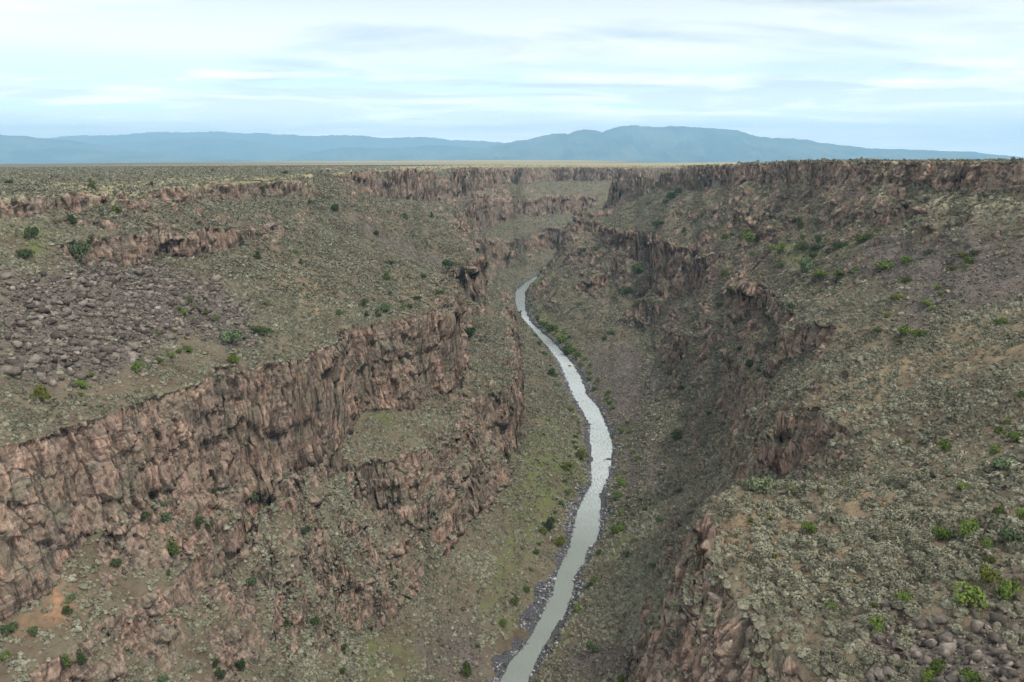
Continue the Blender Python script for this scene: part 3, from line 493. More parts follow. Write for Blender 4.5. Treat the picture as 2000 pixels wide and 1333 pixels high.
    ['W', 65.1, 619.6, -177.2, 5.27, 2.64],
    ['W', 68.9, 633.8, -175.1, 4.47, 3.31],
    ['W', 70.3, 645.3, -175.0, 2.68, 1.5],
    ['W', 64.5, 650.5, -177.3, 3.2, 2.26],
    ['W', 65.3, 664.6, -176.5, 4.1, 2.89],
    ['W', 67.5, 688.3, -175.4, 3.19, 1.96],
    ['W', 60.4, 698.8, -177.8, 4.71, 2.64],
    ['W', 65.0, 711.1, -175.8, 4.67, 2.84],
    ['W', 58.8, 724.3, -177.2, 4.11, 2.0],
    ['W', 60.3, 737.0, -176.2, 5.02, 2.85],
    ['W', 59.2, 745.1, -175.9, 3.17, 2.13],
    ['W', 55.4, 763.2, -175.9, 5.46, 3.1],
    ['W', 53.4, 776.4, -176.4, 4.06, 1.94],
    ['W', 56.8, 792.4, -173.3, 4.33, 2.91],
    ['W', 52.4, 810.8, -173.7, 4.92, 3.41],
    ['W', 44.3, 822.9, -176.1, 4.07, 2.25],
    ['W', 45.9, 829.9, -175.6, 3.53, 2.25],
    ['W', 37.9, 847.4, -176.6, 3.94, 2.23],
    ['W', 34.7, 862.5, -177.4, 3.05, 1.84],
    ['W', 38.2, 872.5, -174.2, 3.58, 1.82],
    ['W', 30.1, 892.5, -176.7, 2.98, 1.59],
    ['W', 28.6, 899.0, -176.6, 4.24, 3.1],
    ['W', 28.7, 910.1, -176.0, 4.67, 3.34],
    ['W', 24.9, 934.2, -175.9, 4.25, 3.03],
    ['W', 29.0, 936.5, -173.0, 3.07, 2.09],
    ['W', 27.2, 960.7, -173.6, 2.53, 1.19],
    ['W', 29.7, 968.1, -173.4, 3.27, 2.13],
    ['W', 23.5, 981.6, -174.8, 4.79, 2.6],
    ['W', 27.5, 994.8, -170.2, 4.11, 2.82],
    ['W', 21.9, 1010.2, -175.2, 3.94, 2.81],
    ['W', -12.8, 270.8, -175.9, 2.0, 1.11],
    ['W', -3.5, 287.0, -177.1, 3.46, 2.25],
    ['W', 1.0, 302.1, -176.6, 3.42, 2.12],
    ['W', 6.2, 313.4, -177.7, 3.74, 2.37],
    ['W', 8.5, 328.7, -176.3, 2.07, 1.27],
    ['W', 11.2, 343.3, -175.4, 3.67, 2.08],
    ['W', 12.9, 351.1, -175.1, 2.2, 1.56],
    ['W', 15.4, 371.2, -174.2, 2.35, 1.14],
    ['W', 21.6, 385.2, -174.9, 2.7, 1.53],
    ['W', 25.5, 396.2, -175.4, 3.27, 2.12],
    ['W', 30.0, 410.7, -175.2, 4.11, 2.38],
    ['W', 29.2, 421.1, -173.1, 2.73, 1.95],
    ['W', 32.7, 432.3, -172.6, 2.44, 1.55],
    ['W', 33.5, 454.3, -170.8, 2.35, 1.5],
    ['W', 40.0, 468.0, -175.5, 3.08, 2.04],
    ['W', 39.4, 480.0, -175.3, 3.66, 2.38],
    ['W', 38.5, 489.2, -175.2, 3.5, 2.31],
    ['W', 41.5, 504.9, -176.8, 3.13, 2.27],
    ['W', 43.6, 514.8, -177.4, 2.03, 1.43],
    ['W', 45.7, 538.2, -177.7, 2.69, 1.37],
    ['W', 43.6, 547.4, -177.0, 4.13, 2.12],
    ['W', 42.1, 564.5, -177.2, 5.13, 3.54],
    ['W', 36.6, 624.9, -176.2, 4.48, 2.77],
    ['W', 35.4, 654.1, -176.6, 5.51, 3.98],
    ['W', 32.8, 689.8, -175.9, 3.56, 1.75],
    ['W', 29.5, 729.0, -175.4, 5.62, 3.4],
    ['W', 26.3, 769.7, -174.9, 5.2, 3.5],
    ['W', 23.1, 803.7, -174.7, 5.32, 3.18],
    ['W', 11.7, 848.6, -175.5, 4.57, 3.06],
    ['W', 8.6, 885.0, -168.4, 3.11, 2.33],
    ['W', -1.2, 916.3, -165.5, 5.36, 2.79],
    ['W', -2.5, 954.6, -169.8, 3.57, 2.1]]
ROCKS = [[-166.7, 269.0, -35.5, 4.05, 2.03],
    [-122.8, 258.8, -60.1, 5.65, 2.32],
    [-127.4, 223.2, -60.9, 2.89, 1.73],
    [51.3, 705.4, -182.6, 3.64, 2.28],
    [57.0, 684.6, -181.1, 3.98, 2.21],
    [59.6, 475.1, -182.6, 4.4, 0.94],
    [55.3, 91.8, -55.4, 1.9, 1.52],
    [57.2, 91.3, -54.8, 1.77, 1.39],
    [51.0, 91.9, -56.9, 2.3, 1.53],
    [52.0, 87.6, -56.7, 3.06, 1.59],
    [51.0, 85.8, -56.5, 2.64, 1.32],
    [46.4, 112.7, -58.8, 1.99, 1.84],
    [47.7, 111.1, -57.9, 1.66, 1.51],
    [72.0, 137.8, -56.3, 2.2, 1.1],
    [75.2, 138.0, -55.4, 2.57, 1.28],
    [46.1, 87.8, -58.9, 1.6, 1.11],
    [42.5, 86.0, -60.1, 2.67, 1.82],
    [-13.2, 261.0, -177.0, 2.93, 2.93]]

# ------------------------------------------------------------------ terrain: numeric part
_rng = np.random.default_rng(11)
_PERM = np.concatenate([_rng.permutation(256)] * 3).astype(np.int32)
_G3 = _rng.normal(size=(256, 3)).astype(np.float32)
_G3 /= np.linalg.norm(_G3, axis=1, keepdims=True)
_VAL = _rng.random(256).astype(np.float32)


def perlin(x, y, z=None, seed=0):
    x = np.asarray(x, np.float32)
    y = np.asarray(y, np.float32)
    z = np.full_like(x, 0.37 + seed * 1.7) if z is None else np.asarray(z, np.float32) + np.float32(seed * 17.3)
    xi, yi, zi = np.floor(x).astype(np.int32), np.floor(y).astype(np.int32), np.floor(z).astype(np.int32)
    fx, fy, fz = x - xi, y - yi, z - zi
    u, v, w = (t * t * t * (t * (t * 6 - 15) + 10) for t in (fx, fy, fz))
    res = np.zeros_like(x)
    for dx in (0, 1):
        a = _PERM[(xi + dx) & 255]
        wx = u if dx else 1 - u
        for dy in (0, 1):
            b = _PERM[a + ((yi + dy) & 255)]
            wxy = wx * (v if dy else 1 - v)
            for dz in (0, 1):
                g = _G3[_PERM[b + ((zi + dz) & 255)]]
                res += wxy * (w if dz else 1 - w) * (g[..., 0] * (fx - dx) + g[..., 1] * (fy - dy) + g[..., 2] * (fz - dz))
    return res * 1.5


def fbm(x, y, z=None, octaves=4, gain=0.5, seed=0):
    s, a = 0, 1.0
    for o in range(octaves):
        f = 2.03 ** o
        s = s + a * perlin(x * f, y * f, None if z is None else z * f, seed + o * 3)
        a *= gain
    return s


def worley(x, y, z, seed=0):
    """returns F1, F2 and a random number of the nearest cell"""
    xi, yi, zi = np.floor(x).astype(np.int32), np.floor(y).astype(np.int32), np.floor(z).astype(np.int32)
    f1 = np.full(x.shape, 9.0, np.float32)
    f2 = f1.copy()
    rid = np.zeros_like(f1)
    for dx in (-1, 0, 1):
        a = _PERM[(xi + dx + seed * 7) & 255]
        for dy in (-1, 0, 1):
            b = _PERM[a + ((yi + dy) & 255)]
            for dz in (-1, 0, 1):
                h = _PERM[b + ((zi + dz) & 255)]
                px = xi + dx + _VAL[h]
                py = yi + dy + _VAL[(h + 71) & 255]
                pz = zi + dz + _VAL[(h + 143) & 255]
                d = np.sqrt((px - x) ** 2 + (py - y) ** 2 + (pz - z) ** 2).astype(np.float32)
                nearer = d < f1
                f2 = np.where(nearer, f1, np.minimum(f2, d))
                rid = np.where(nearer, _VAL[(h + 29) & 255], rid)
                f1 = np.where(nearer, d, f1)
    return f1, f2, rid


def sstep(a, b, x):
    t = np.clip((x - a) / (b - a), 0, 1)
    return t * t * (3 - 2 * t)


def in_poly(x, y, poly):
    res = np.zeros(x.shape, bool)
    n = len(poly)
    for i in range(n):
        x0, y0 = poly[i]
        x1, y1 = poly[(i + 1) % n]
        if y0 == y1:
            continue
        c = ((y0 > y) != (y1 > y)) & (x < (x1 - x0) * (y - y0) / (y1 - y0) + x0)
        res ^= c
    return res


DT = 0.0024
T0, T1 = math.radians(-76), math.radians(76)
R0, R1 = 26.0, 11000.0
NTH, NR = int((T1 - T0) / DT) + 1, int(math.log(R1 / R0) / DT) + 1
WATER_Z = -180.0


def solve_ground():
    """membrane surface through the break lines, solved in (azimuth, log distance)"""
    acc = np.zeros((NTH, NR))
    cnt = np.zeros((NTH, NR))
    for name, pts in LINES.items():
        for (xa, ya, za), (xb, yb, zb) in zip(pts[:-1], pts[1:]):
            ra, rb = math.hypot(xa, ya), math.hypot(xb, yb)
            seg = math.hypot(xb - xa, yb - ya)
            n = int(min(6000, 2 + seg / (max(20.0, min(ra, rb) * 0.8) * DT * 0.5)))
            w = np.linspace(0, 1, n)
            x, y, z = xa + (xb - xa) * w, ya + (yb - ya) * w, za + (zb - za) * w
            th, lr = np.arctan2(x, y), np.log(np.maximum(np.hypot(x, y), 1) / R0)
            i, j = np.round((th - T0) / DT).astype(int), np.round(lr / DT).astype(int)
            ok = (i >= 0) & (i < NTH) & (j >= 0) & (j < NR)
            np.add.at(acc, (i[ok], j[ok]), z[ok])
            np.add.at(cnt, (i[ok], j[ok]), 1)
    levels = [(acc, cnt)]
    while min(levels[-1][0].shape) > 8:
        a, c = levels[-1]
        h, w = (a.shape[0] + 1) // 2 * 2, (a.shape[1] + 1) // 2 * 2
        a2, c2 = np.zeros((h, w)), np.zeros((h, w))
        a2[:a.shape[0], :a.shape[1]] = a / np.maximum(c, 1)
        c2[:c.shape[0], :c.shape[1]] = c > 0
        levels.append((a2.reshape(h // 2, 2, w // 2, 2).sum((1, 3)), c2.reshape(h // 2, 2, w // 2, 2).sum((1, 3))))
    u = None
    for k, (a, c) in enumerate(reversed(levels)):
        fixed = c > 0
        val = (a / np.maximum(c, 1)).astype(np.float32)
        if u is None:
            u = np.full(a.shape, val[fixed].mean() if fixed.any() else 0, np.float32)
            its = 400
        else:
            u = np.repeat(np.repeat(u, 2, 0), 2, 1)[:a.shape[0], :a.shape[1]]
            its = 120 if u.size < 400000 else 40
        u = np.where(fixed, val, u)
        for _ in range(its):
            p = np.pad(u, 1, mode='edge')
            u = np.where(fixed, val, 0.25 * (p[:-2, 1:-1] + p[2:, 1:-1] + p[1:-1, :-2] + p[1:-1, 2:]))
    return u.astype(np.float32)


def bilin(gr, th, lr):
    a = np.clip((th - T0) / DT, 0, NTH - 1.001)
    b = np.clip(lr / DT, 0, NR - 1.001)
    i, j = a.astype(int), b.astype(int)
    fa, fb = (a - i).astype(np.float32), (b - j).astype(np.float32)
    return (gr[i, j] * (1 - fa) + gr[i + 1, j] * fa) * (1 - fb) + (gr[i, j + 1] * (1 - fa) + gr[i + 1, j + 1] * fa) * fb


def region(name, x, y, jitter=0.0, wob=None):
    m = np.zeros(x.shape, bool)
    if wob is not None:
        x, y = x + wob[0] * jitter, y + wob[1] * jitter
    for poly in REGIONS.get(name, ()):
        m |= in_poly(x, y, poly)
    return m


def build_ground():
    u = solve_ground()
    th = (T0 + DT * np.arange(NTH))[:, None].astype(np.float32) * np.ones((1, NR), np.float32)
    lr = (DT * np.arange(NR))[None, :].astype(np.float32) * np.ones((NTH, 1), np.float32)
    r = R0 * np.exp(lr)
    x, y = r * np.sin(th), r * np.cos(th)
    # crenulated cliff lines: the position is warped before the height is read
    k = np.clip(r / 320, 0.35, 2.2)
    att = sstep(-178, -160, u) * sstep(3200, 2200, r)
    wx = (perlin(x / 34, y / 34, seed=1) * 7.2 + perlin(x / 12, y / 12, seed=2) * 3.0 + perlin(x / 4.5, y / 4.5, seed=5) * .8)
    wy = (perlin(x / 34, y / 34, seed=3) * 7.2 + perlin(x / 12, y / 12, seed=4) * 3.0 + perlin(x / 4.5, y / 4.5, seed=6) * .8)
    far = 1 + 0.5 * sstep(600, 1300, r)
    xx, yy = x + wx * k * att * far * .95, y + wy * k * att * far * .95
    zz = bilin(u, np.arctan2(xx, yy), np.log(np.hypot(xx, yy) / R0))
    # broken ledges on the steeper slopes
    gz = np.hypot(np.gradient(zz, axis=0), np.gradient(zz, axis=1)) / (r * DT)
    zs = zz.copy()
    crag = region('crag', x, y, 6, (wx, wy)).astype(np.float32)
    patch = sstep(-0.15, 0.35, perlin(x / 26, y / 26, seed=8) + 0.5 * perlin(x / 9, y / 9, seed=9))
    amt = np.clip(sstep(0.22, 0.5, gz) * (0.22 * patch * sstep(0.45, 0.7, gz) + 0.85 * crag * (0.35 + 0.65 * patch)), 0, 0.9) * sstep(-174, -166, zz) * sstep(2400, 1500, r)
    cliff = sstep(1.2, 2.2, gz)
    amt = np.maximum(amt, 0.8 * cliff * sstep(-0.5, 0.3, perlin(x / 18, y / 18, seed=12)) * sstep(2400, 1500, r))
    h = 5.0 + 2.5 * crag + 5.0 * cliff
    t = zz / h + 0.9 * perlin(x / 40, y / 40, seed=10) + 0.35 * perlin(x / 9, y / 9, seed=11)
    f = t - np.floor(t)
    zs += amt * h * (sstep(0.42, 0.72, f) - f)
    # river bed below the water sheet
    zs = np.where(u < -176, u, zs)
    zs -= 2.6 * sstep(-179.88, -180.0, u)
    return zs, u


COLS = np.concatenate([np.linspace(T0, math.radians(-34), 130, endpoint=False), np.linspace(math.radians(-34), math.radians(34), 1480),
                       np.linspace(math.radians(34), T1, 131)[1:]])
NROW = 2150


def build_sheet():
    """columns of constant azimuth with points spread evenly along each profile"""
    zg, u = build_ground()
    lr = DT * np.arange(NR)
    rr = (R0 * np.exp(lr)).astype(np.float32)
    nc = len(COLS)
    a = np.clip((COLS - T0) / DT, 0, NTH - 1.001)
    i = a.astype(int)
    fa = (a - i)[:, None].astype(np.float32)
    zc = zg[i] * (1 - fa) + zg[i + 1] * fa
    el = np.arctan2(zc, rr[None, :])
    vis = el > np.maximum.accumulate(el, axis=1) - 0.012
    dr, dz = np.diff(rr)[None, :], np.diff(zc, axis=1)
    dist = np.hypot(rr[None, 1:], zc[:, 1:])
    wgt = np.hypot(0.42 * dr, dz) / dist * np.where(vis[:, 1:], 1.0, 0.12)
    s = np.concatenate([np.zeros((nc, 1)), np.cumsum(wgt + 2e-5, axis=1)], axis=1)
    tot = s[:, -1:]
    s = s / tot
    for _ in range(2):                                   # neighbouring columns keep in step
        p = np.pad(s, ((6, 6), (0, 0)), mode='edge')
        cs = np.cumsum(np.pad(p, ((1, 0), (0, 0))), axis=0)
        s = (cs[13:] - cs[:-13]) / 13
    q = np.linspace(0, 1, NROW)
    R = np.empty((nc, NROW), np.float32)
    Z = np.empty((nc, NROW), np.float32)
    U = np.empty((nc, NROW), np.float32)
    uc = u[i] * (1 - fa) + u[i + 1] * fa
    for c in range(nc):
        R[c] = np.interp(q, s[c], rr)
        Z[c] = np.interp(R[c], rr, zc[c])
        U[c] = np.interp(R[c], rr, uc[c])
    th = COLS[:, None].astype(np.float32)
    P = np.stack([R * np.sin(th), R * np.cos(th), Z], axis=-1).astype(np.float32)
    return P, R, U


def normals(P):
    a = np.gradient(P, axis=0)
    b = np.gradient(P, axis=1)
    n = np.cross(a, b)
    n /= np.maximum(np.linalg.norm(n, axis=-1, keepdims=True), 1e-9)
    n[n[..., 2] < 0] *= -1
    return n


def blur(A, k=2):
    for ax in (0, 1):
        p = np.pad(A, [(k, k) if d == ax else (0, 0) for d in range(A.ndim)], mode='edge')
        A = sum(np.take(p, range(o, o + A.shape[ax]), axis=ax) for o in range(2 * k + 1)) / (2 * k + 1)
    return A


def detail_sheet():
    P, R, U = build_sheet()
    N = normals(P)
    Nb = blur(N, 2)
    Nb /= np.linalg.norm(Nb, axis=-1, keepdims=True)
    x, y, z = P[..., 0], P[..., 1], P[..., 2]
    wob = (perlin(x / 12, y / 12, seed=21) + .5 * perlin(x / 4, y / 4, seed=22), perlin(x / 12, y / 12, seed=23) + .5 * perlin(x / 4, y / 4, seed=24))
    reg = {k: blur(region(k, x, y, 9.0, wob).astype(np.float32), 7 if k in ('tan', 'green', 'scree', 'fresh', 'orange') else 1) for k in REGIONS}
    near = sstep(3400, 2500, R)
    rock = sstep(0.73, 0.57, Nb[..., 2] + 0.12 * wob[0] + 0.05 * wob[1] - 0.08 * sstep(800, 1200, R)) * near
    rock = np.maximum(rock, 0.75 * reg['crag'] * sstep(0.0, 0.35, wob[1] + 0.4 * perlin(x / 30, y / 30, seed=25)) * sstep(0.93, 0.8, Nb[..., 2]))
    rock *= sstep(-179.5, -176, U) * (1 - 0.4 * reg['scrub'])
    scree = reg['scree'] * (1 - 0.8 * rock)
    # blocky, column-jointed relief on rock
    m = rock > 0.02
    xr, yr, zr, kr = x[m], y[m], z[m], rock[m]
    rk = R[m]
    cs = np.clip(rk / 330, 0.5, 2.6)
    wz = 1.2 * perlin(xr / 7, yr / 7, zr / 7, seed=30)
    # stacked basalt flows: each layer has its own pattern of upright columns, blocks inside the columns
    l1 = zr / 9.0 + 1.3 * perlin(xr / 45, yr / 45, seed=34) + 0.55 * perlin(xr / 14, yr / 14, seed=35) + 0.2 * perlin(xr / 4, yr / 4, seed=42)
    q1 = np.floor(l1)
    f1, f2, rid = worley(xr / 3.6 + 0.3 * perlin(xr / 3, yr / 3, zr / 9, seed=41), yr / 3.6, q1 * 3.0 + 0.5, 1)
    l2 = zr / 3.4 + 2.6 * rid + 0.9 * perlin(xr / 6, yr / 6, seed=36)
    g1, g2, rid2 = worley(xr / 1.5, yr / 1.5, np.floor(l2) * 3.0 + 0.5, 2)
    l3 = zr / 1.3 + 3.3 * rid2
    h1, h2, rid3 = worley(xr / 0.75, yr / 0.75, np.floor(l3) * 3.0 + 0.5, 3)
    band = perlin(xr / 60, yr / 60, zr / 3.5, seed=31)
    lay = _VAL[(q1.astype(np.int32) * 37 + 11) & 255]
    fl = l1 - q1
    flute = 0.36 - np.abs(perlin(xr / 15, yr / 15, zr / 70, seed=37))
    broken = sstep(-0.35, 0.35, perlin(xr / 20, yr / 20, zr / 10, seed=43))
    disp = (1.6 + 1.6 * broken) * (rid - 0.5) + (0.9 + 0.9 * broken) * (rid2 - 0.5) + 0.7 * (rid3 - 0.5) + 2.0 * (lay - 0.5) + 1.8 * broken * (0.5 - fl)
    disp += 2.4 * flute + 0.5 * band - 0.5 - 0.8 * sstep(0.06, 0.0, f2 - f1)
    D = np.zeros_like(x)
    D[m] = disp * kr * np.clip(cs, 0.6, 1.6)
    crack = np.zeros_like(x)
    crack[m] = kr * np.clip(0.9 * sstep(0.10, 0.0, f2 - f1) + 0.4 * sstep(0.08, 0.0, g2 - g1) + 0.9 * broken * sstep(0.07, 0.0, fl) + 0.3 * sstep(0.1, 0.0, l2 - np.floor(l2)), 0, 1)
    tone = np.full_like(x, 0.5)
    tone[m] = 0.5 + (rid - 0.5) * 0.65 + (rid2 - 0.5) * 0.5 + (rid3 - 0.5) * 0.3 + 0.2 * band
    # hummocks, boulder-strewn roughness on the slopes
    soft = 1 - rock
    rough = sstep(2600, 900, R)
    D += soft * rough * (0.55 * fbm(x / 6.5, y / 6.5, z / 6.5, 3, 0.55, seed=40) + 0.16 * perlin(x / .9, y / .9, z / .9, seed=44))
    ms = scree > 0.1
    b1, b2, brid = worley(x[ms] / 1.9, y[ms] / 1.9, z[ms] / 1.9, 5)
    D[ms] += scree[ms] * 0.35 * (brid - 0.5)
    tone[ms] = 0.5 + (brid - 0.5) * 0.9 * scree[ms]
    D *= sstep(-180.6, -178.5, z) * 0.85 + 0.15
    rl, rt = np.array(LINES['river_l']), np.array(LINES['river_r'])
    ol, orr = np.argsort(rl[:, 1]), np.argsort(rt[:, 1])
    side = np.maximum(np.interp(y, rl[ol, 1], rl[ol, 0]) - x, x - np.interp(y, rt[orr, 1], rt[orr, 0]))
    bw = 5.0 + 5.0 * wob[0] + 1.5 * wob[1]
    bank = sstep(bw + 1.5, bw - 1.5, side) * sstep(-0.8, 0.2, side) * sstep(-160, -168, z) * sstep(1420, 1300, y)
    dirn = Nb.copy()
    dirn[..., 2] *= 1 - 0.55 * rock
    Q = P + dirn * D[..., None]
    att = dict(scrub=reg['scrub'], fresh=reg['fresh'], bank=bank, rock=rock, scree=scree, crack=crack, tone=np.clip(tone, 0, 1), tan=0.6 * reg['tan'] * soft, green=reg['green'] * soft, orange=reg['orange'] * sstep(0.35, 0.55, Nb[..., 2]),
               far=sstep(650, 1300, R), plateau=sstep(-26, -19, z) * (1 - rock))
    return Q.astype(np.float32), Nb, R, U, att


# ------------------------------------------------------------------ materials
def new_mat(name):
    m = bpy.data.materials.new(name)
    m.use_nodes = True
    g = NT(m.node_tree)
    out = g.n('ShaderNodeOutputMaterial')
    b = g.n('ShaderNodeBsdfPrincipled')
    b.inputs['Roughness'].default_value = 0.92
    b.inputs['Specular IOR Level'].default_value = 0.12
    g.l(b.outputs[0], out.inputs[0])
    return m, g, b, out


def attr(g, name):
    nd = g.n('ShaderNodeAttribute')
    nd.attribute_name = name
    return nd.outputs['Fac']


def ground_material():
    m, g, b, out = new_mat("gorge_ground")
    pos = g.n('ShaderNodeNewGeometry').outputs['Position']
    n_big = g.noise(pos, 0.02, 4, 0.55)
    n_mid = g.noise(pos, 0.11, 5, 0.6)
    n_sm = g.noise(pos, 0.75, 5, 0.65)
    n_fine = g.noise(pos, 2.6, 3, 0.6)
    rock, crack, tone = attr(g, 'rock'), attr(g, 'crack'), attr(g, 'tone')
    # soil with dry grass and low grey-green cover
    soil = g.mix(g.ramp(n_mid, [(0.35, 0), (0.65, 1)]), (0.080, 0.060, 0.042), (0.165, 0.126, 0.090))
    cover = g.mix(n_fine, (0.055, 0.054, 0.035), (0.155, 0.148, 0.105))
    soil = g.mix(g.ramp(g.math('ADD', g.math('MULTIPLY', n_sm, .6), g.math('MULTIPLY', n_mid, .4)), [(0.44, 0), (0.58, 0.8)]), soil, cover)
    tan = g.mix(n_sm, (0.19, 0.145, 0.088), (0.275, 0.205, 0.122))
    tanf = g.math('MULTIPLY', attr(g, 'tan'), g.ramp(g.math('ADD', g.math('MULTIPLY', n_mid, .5), g.math('MULTIPLY', n_sm, .5)), [(0.42, 0.1), (0.56, 1)]))
    soil = g.mix(tanf, soil, tan)
    green = g.mix(n_sm, (0.055, 0.085, 0.020), (0.115, 0.145, 0.042))
    greenf = g.math('MULTIPLY', attr(g, 'green'), g.ramp(g.math('ADD', g.math('MULTIPLY', n_mid, .6), g.math('MULTIPLY', n_sm, .4)), [(0.40, 0.05), (0.56, 0.85)]))
    soil = g.mix(greenf, soil, green)
    # plateau: sage flats with yellow grass
    flat = g.mix(g.noise(g.mapping(pos, (1, 1, 0)), 0.35, 4, 0.7), (0.170, 0.160, 0.105), (0.310, 0.285, 0.195))
    soil = g.mix(attr(g, 'plateau'), soil, flat)
    soil = g.mix(g.math('MULTIPLY', g.math('MULTIPLY', attr(g, 'far'), 0.75), g.math('SUBTRACT', 1.0, attr(g, 'plateau'))), soil, g.mix(n_mid, (0.070, 0.068, 0.048), (0.135, 0.125, 0.088)))
    yel = g.mix(n_mid, (0.27, 0.225, 0.115), (0.22, 0.20, 0.115))
    soil = g.mix(g.math('MULTIPLY', g.math('MULTIPLY', attr(g, 'plateau'), attr(g, 'tan')), g.ramp(n_mid, [(0.3, 0.6), (0.55, 1.0)])), soil, yel)
    # scree: dark basalt rubble
    scr = g.mix(tone, (0.034, 0.029, 0.025), (0.105, 0.090, 0.077))
    scr = g.mix(g.ramp(n_fine, [(0.35, 0), (0.7, 0.5)]), scr, (0.20, 0.175, 0.15))
    soil = g.mix(attr(g, 'scree'), soil, scr)
    bankc = g.mix(g.ramp(n_fine, [(0.40, 0), (0.62, 1)]), (0.022, 0.022, 0.025), (0.11, 0.11, 0.12))
    soil = g.mix(g.ramp(g.math('ADD', attr(g, 'bank'), g.math('MULTIPLY', g.math('SUBTRACT', n_sm, 0.5), 0.9)), [(0.35, 0), (0.6, 1)]), soil, bankc)
    # rock: salmon and grey brown faces, dark varnish streaks, grey-green lichen
    st1 = g.noise(g.mapping(pos, (0.36, 0.36, 0.11)), 1.0, 5, 0.62, 0.4)
    st2 = g.noise(g.mapping(pos, (1.2, 1.2, 0.5)), 1.0, 4, 0.6, 0.3)
    strata = g.noise(g.mapping(pos, (0.03, 0.03, 0.45)), 1.0, 4, 0.6)
    rk = g.mix(g.ramp(tone, [(0.2, 0), (0.8, 1)]), (0.175, 0.115, 0.086), (0.375, 0.245, 0.186))
    n_pat = g.noise(g.mapping(pos, (0.075, 0.075, 0.055)), 1.0, 5, 0.6, 0.5)
    rk = g.mix(g.ramp(n_pat, [(0.42, 0.0), (0.58, 0.95)]), rk, g.mix(tone, (0.070, 0.060, 0.050), (0.190, 0.158, 0.130)))
    rk = g.mix(g.math('MULTIPLY', attr(g, 'fresh'), g.ramp(n_pat, [(0.36, 0.65), (0.58, 0.08)])), rk, g.mix(tone, (0.25, 0.165, 0.125), (0.44, 0.30, 0.235)))  # pink rock, with the lit look of these faces put into the colour
    rk = g.mix(g.ramp(strata, [(0.52, 0.0), (0.68, 0.4)]), rk, (0.29, 0.180, 0.125))
    rk = g.mix(g.ramp(st1, [(0.50, 0), (0.62, 0.6)]), rk, (0.070, 0.056, 0.046))
    rk = g.mix(g.ramp(st2, [(0.54, 0), (0.68, 0.6)]), rk, (0.085, 0.068, 0.055))
    rk = g.mix(g.ramp(st2, [(0.30, 0.45), (0.42, 0)]), rk, (0.36, 0.255, 0.20))
    def cells(scale, seed):
        vo = g.n('ShaderNodeTexVoronoi', i_Scale=1.0)
        g.l(g.mapping(pos, scale, (seed, seed * .7, seed * .3)), vo.inputs['Vector'])
        sp = g.n('ShaderNodeSeparateColor')
        g.l(vo.outputs['Color'], sp.inputs[0])
        return sp.outputs[0], sp.outputs[1]
    c1, c1b = cells((0.36, 0.36, 0.2), 1.3)
    c2, c2b = cells((0.95, 0.95, 0.7), 4.1)
    rk = g.mix(g.ramp(c1, [(0.70, 0), (0.80, 0.45)]), rk, (0.075, 0.060, 0.050))
    rk = g.mix(g.ramp(c1b, [(0.66, 0), (0.78, 0.45)]), rk, (0.31, 0.225, 0.180))
    rk = g.mix(g.ramp(c2, [(0.80, 0), (0.84, 0.6)]), rk, (0.050, 0.042, 0.036))
    rk = g.mix(g.ramp(c2b, [(0.78, 0), (0.84, 0.45)]), rk, (0.34, 0.27, 0.22))
    lich = g.ramp(g.math('ADD', g.math('MULTIPLY', n_mid, 0.55), g.math('MULTIPLY', n_fine, 0.45)), [(0.50, 0), (0.58, 0.8)])
    rk = g.mix(lich, rk, (0.150, 0.146, 0.105))
    lay = g.noise(g.mapping(pos, (0.05, 0.05, 0.9)), 1.0, 3, 0.55, 0.8)
    rk = g.mix(g.ramp(lay, [(0.58, 0), (0.64, 0.6)]), rk, (0.062, 0.052, 0.045))
    rk = g.mix(g.ramp(lay, [(0.36, 0.35), (0.42, 0)]), rk, (0.36, 0.28, 0.225))
    rk = g.mix(g.math('MULTIPLY', crack, 0.85), rk, (0.040, 0.032, 0.026))
    fac = g.ramp(g.math('ADD', rock, g.math('MULTIPLY', g.math('SUBTRACT', n_fine, 0.5), 0.5)), [(0.35, 0), (0.6, 1)])
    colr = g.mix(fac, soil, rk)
    colr = g.mix(g.math('MULTIPLY', attr(g, 'orange'), g.ramp(n_sm, [(0.38, 0.2), (0.58, 0.9)])), colr, g.mix(n_sm, (0.36, 0.16, 0.07), (0.46, 0.27, 0.15)))
    g.l(colr, b.inputs['Base Color'])
    bump = g.n('ShaderNodeBump', i_Strength=1.0, i_Distance=0.7)
    g.l(g.math('ADD', g.math('MULTIPLY', n_sm, 0.7), g.math('MULTIPLY', n_fine, 0.5)), bump.inputs['Height'])
    g.l(bump.outputs[0], b.inputs['Normal'])
    return m


def link(name, me, mat, parent=None, kind=None):
    if mat is not None:
        me.materials.append(mat)
    o = bpy.data.objects.new(name, me)
    COL.objects.link(o)
    if parent is not None:
        o.parent = parent
    if kind:
        o['kind'] = kind
    return o


def np_mesh(name, V, F, smooth=False, attrs=None):
    """mesh from arrays: V (n,3), F (m,k)"""
    me = bpy.data.meshes.new(name)
    n, (m, k) = len(V), F.shape
    me.vertices.add(n)
    me.vertices.foreach_set('co', np.ascontiguousarray(V, np.float32).ravel())
    me.loops.add(m * k)
    me.loops.foreach_set('vertex_index', np.ascontiguousarray(F, np.int32).ravel())
    me.polygons.add(m)
    me.polygons.foreach_set('loop_start', np.arange(0, m * k, k, dtype=np.int32))
    if smooth:
        me.polygons.foreach_set('use_smooth', np.ones(m, bool))
    for an, (dom, arr) in (attrs or {}).items():
        a = me.attributes.new(an, 'FLOAT', dom)
        a.data.foreach_set('value', np.ascontiguousarray(arr, np.float32).ravel())
    me.update(calc_edges=True)
    return me


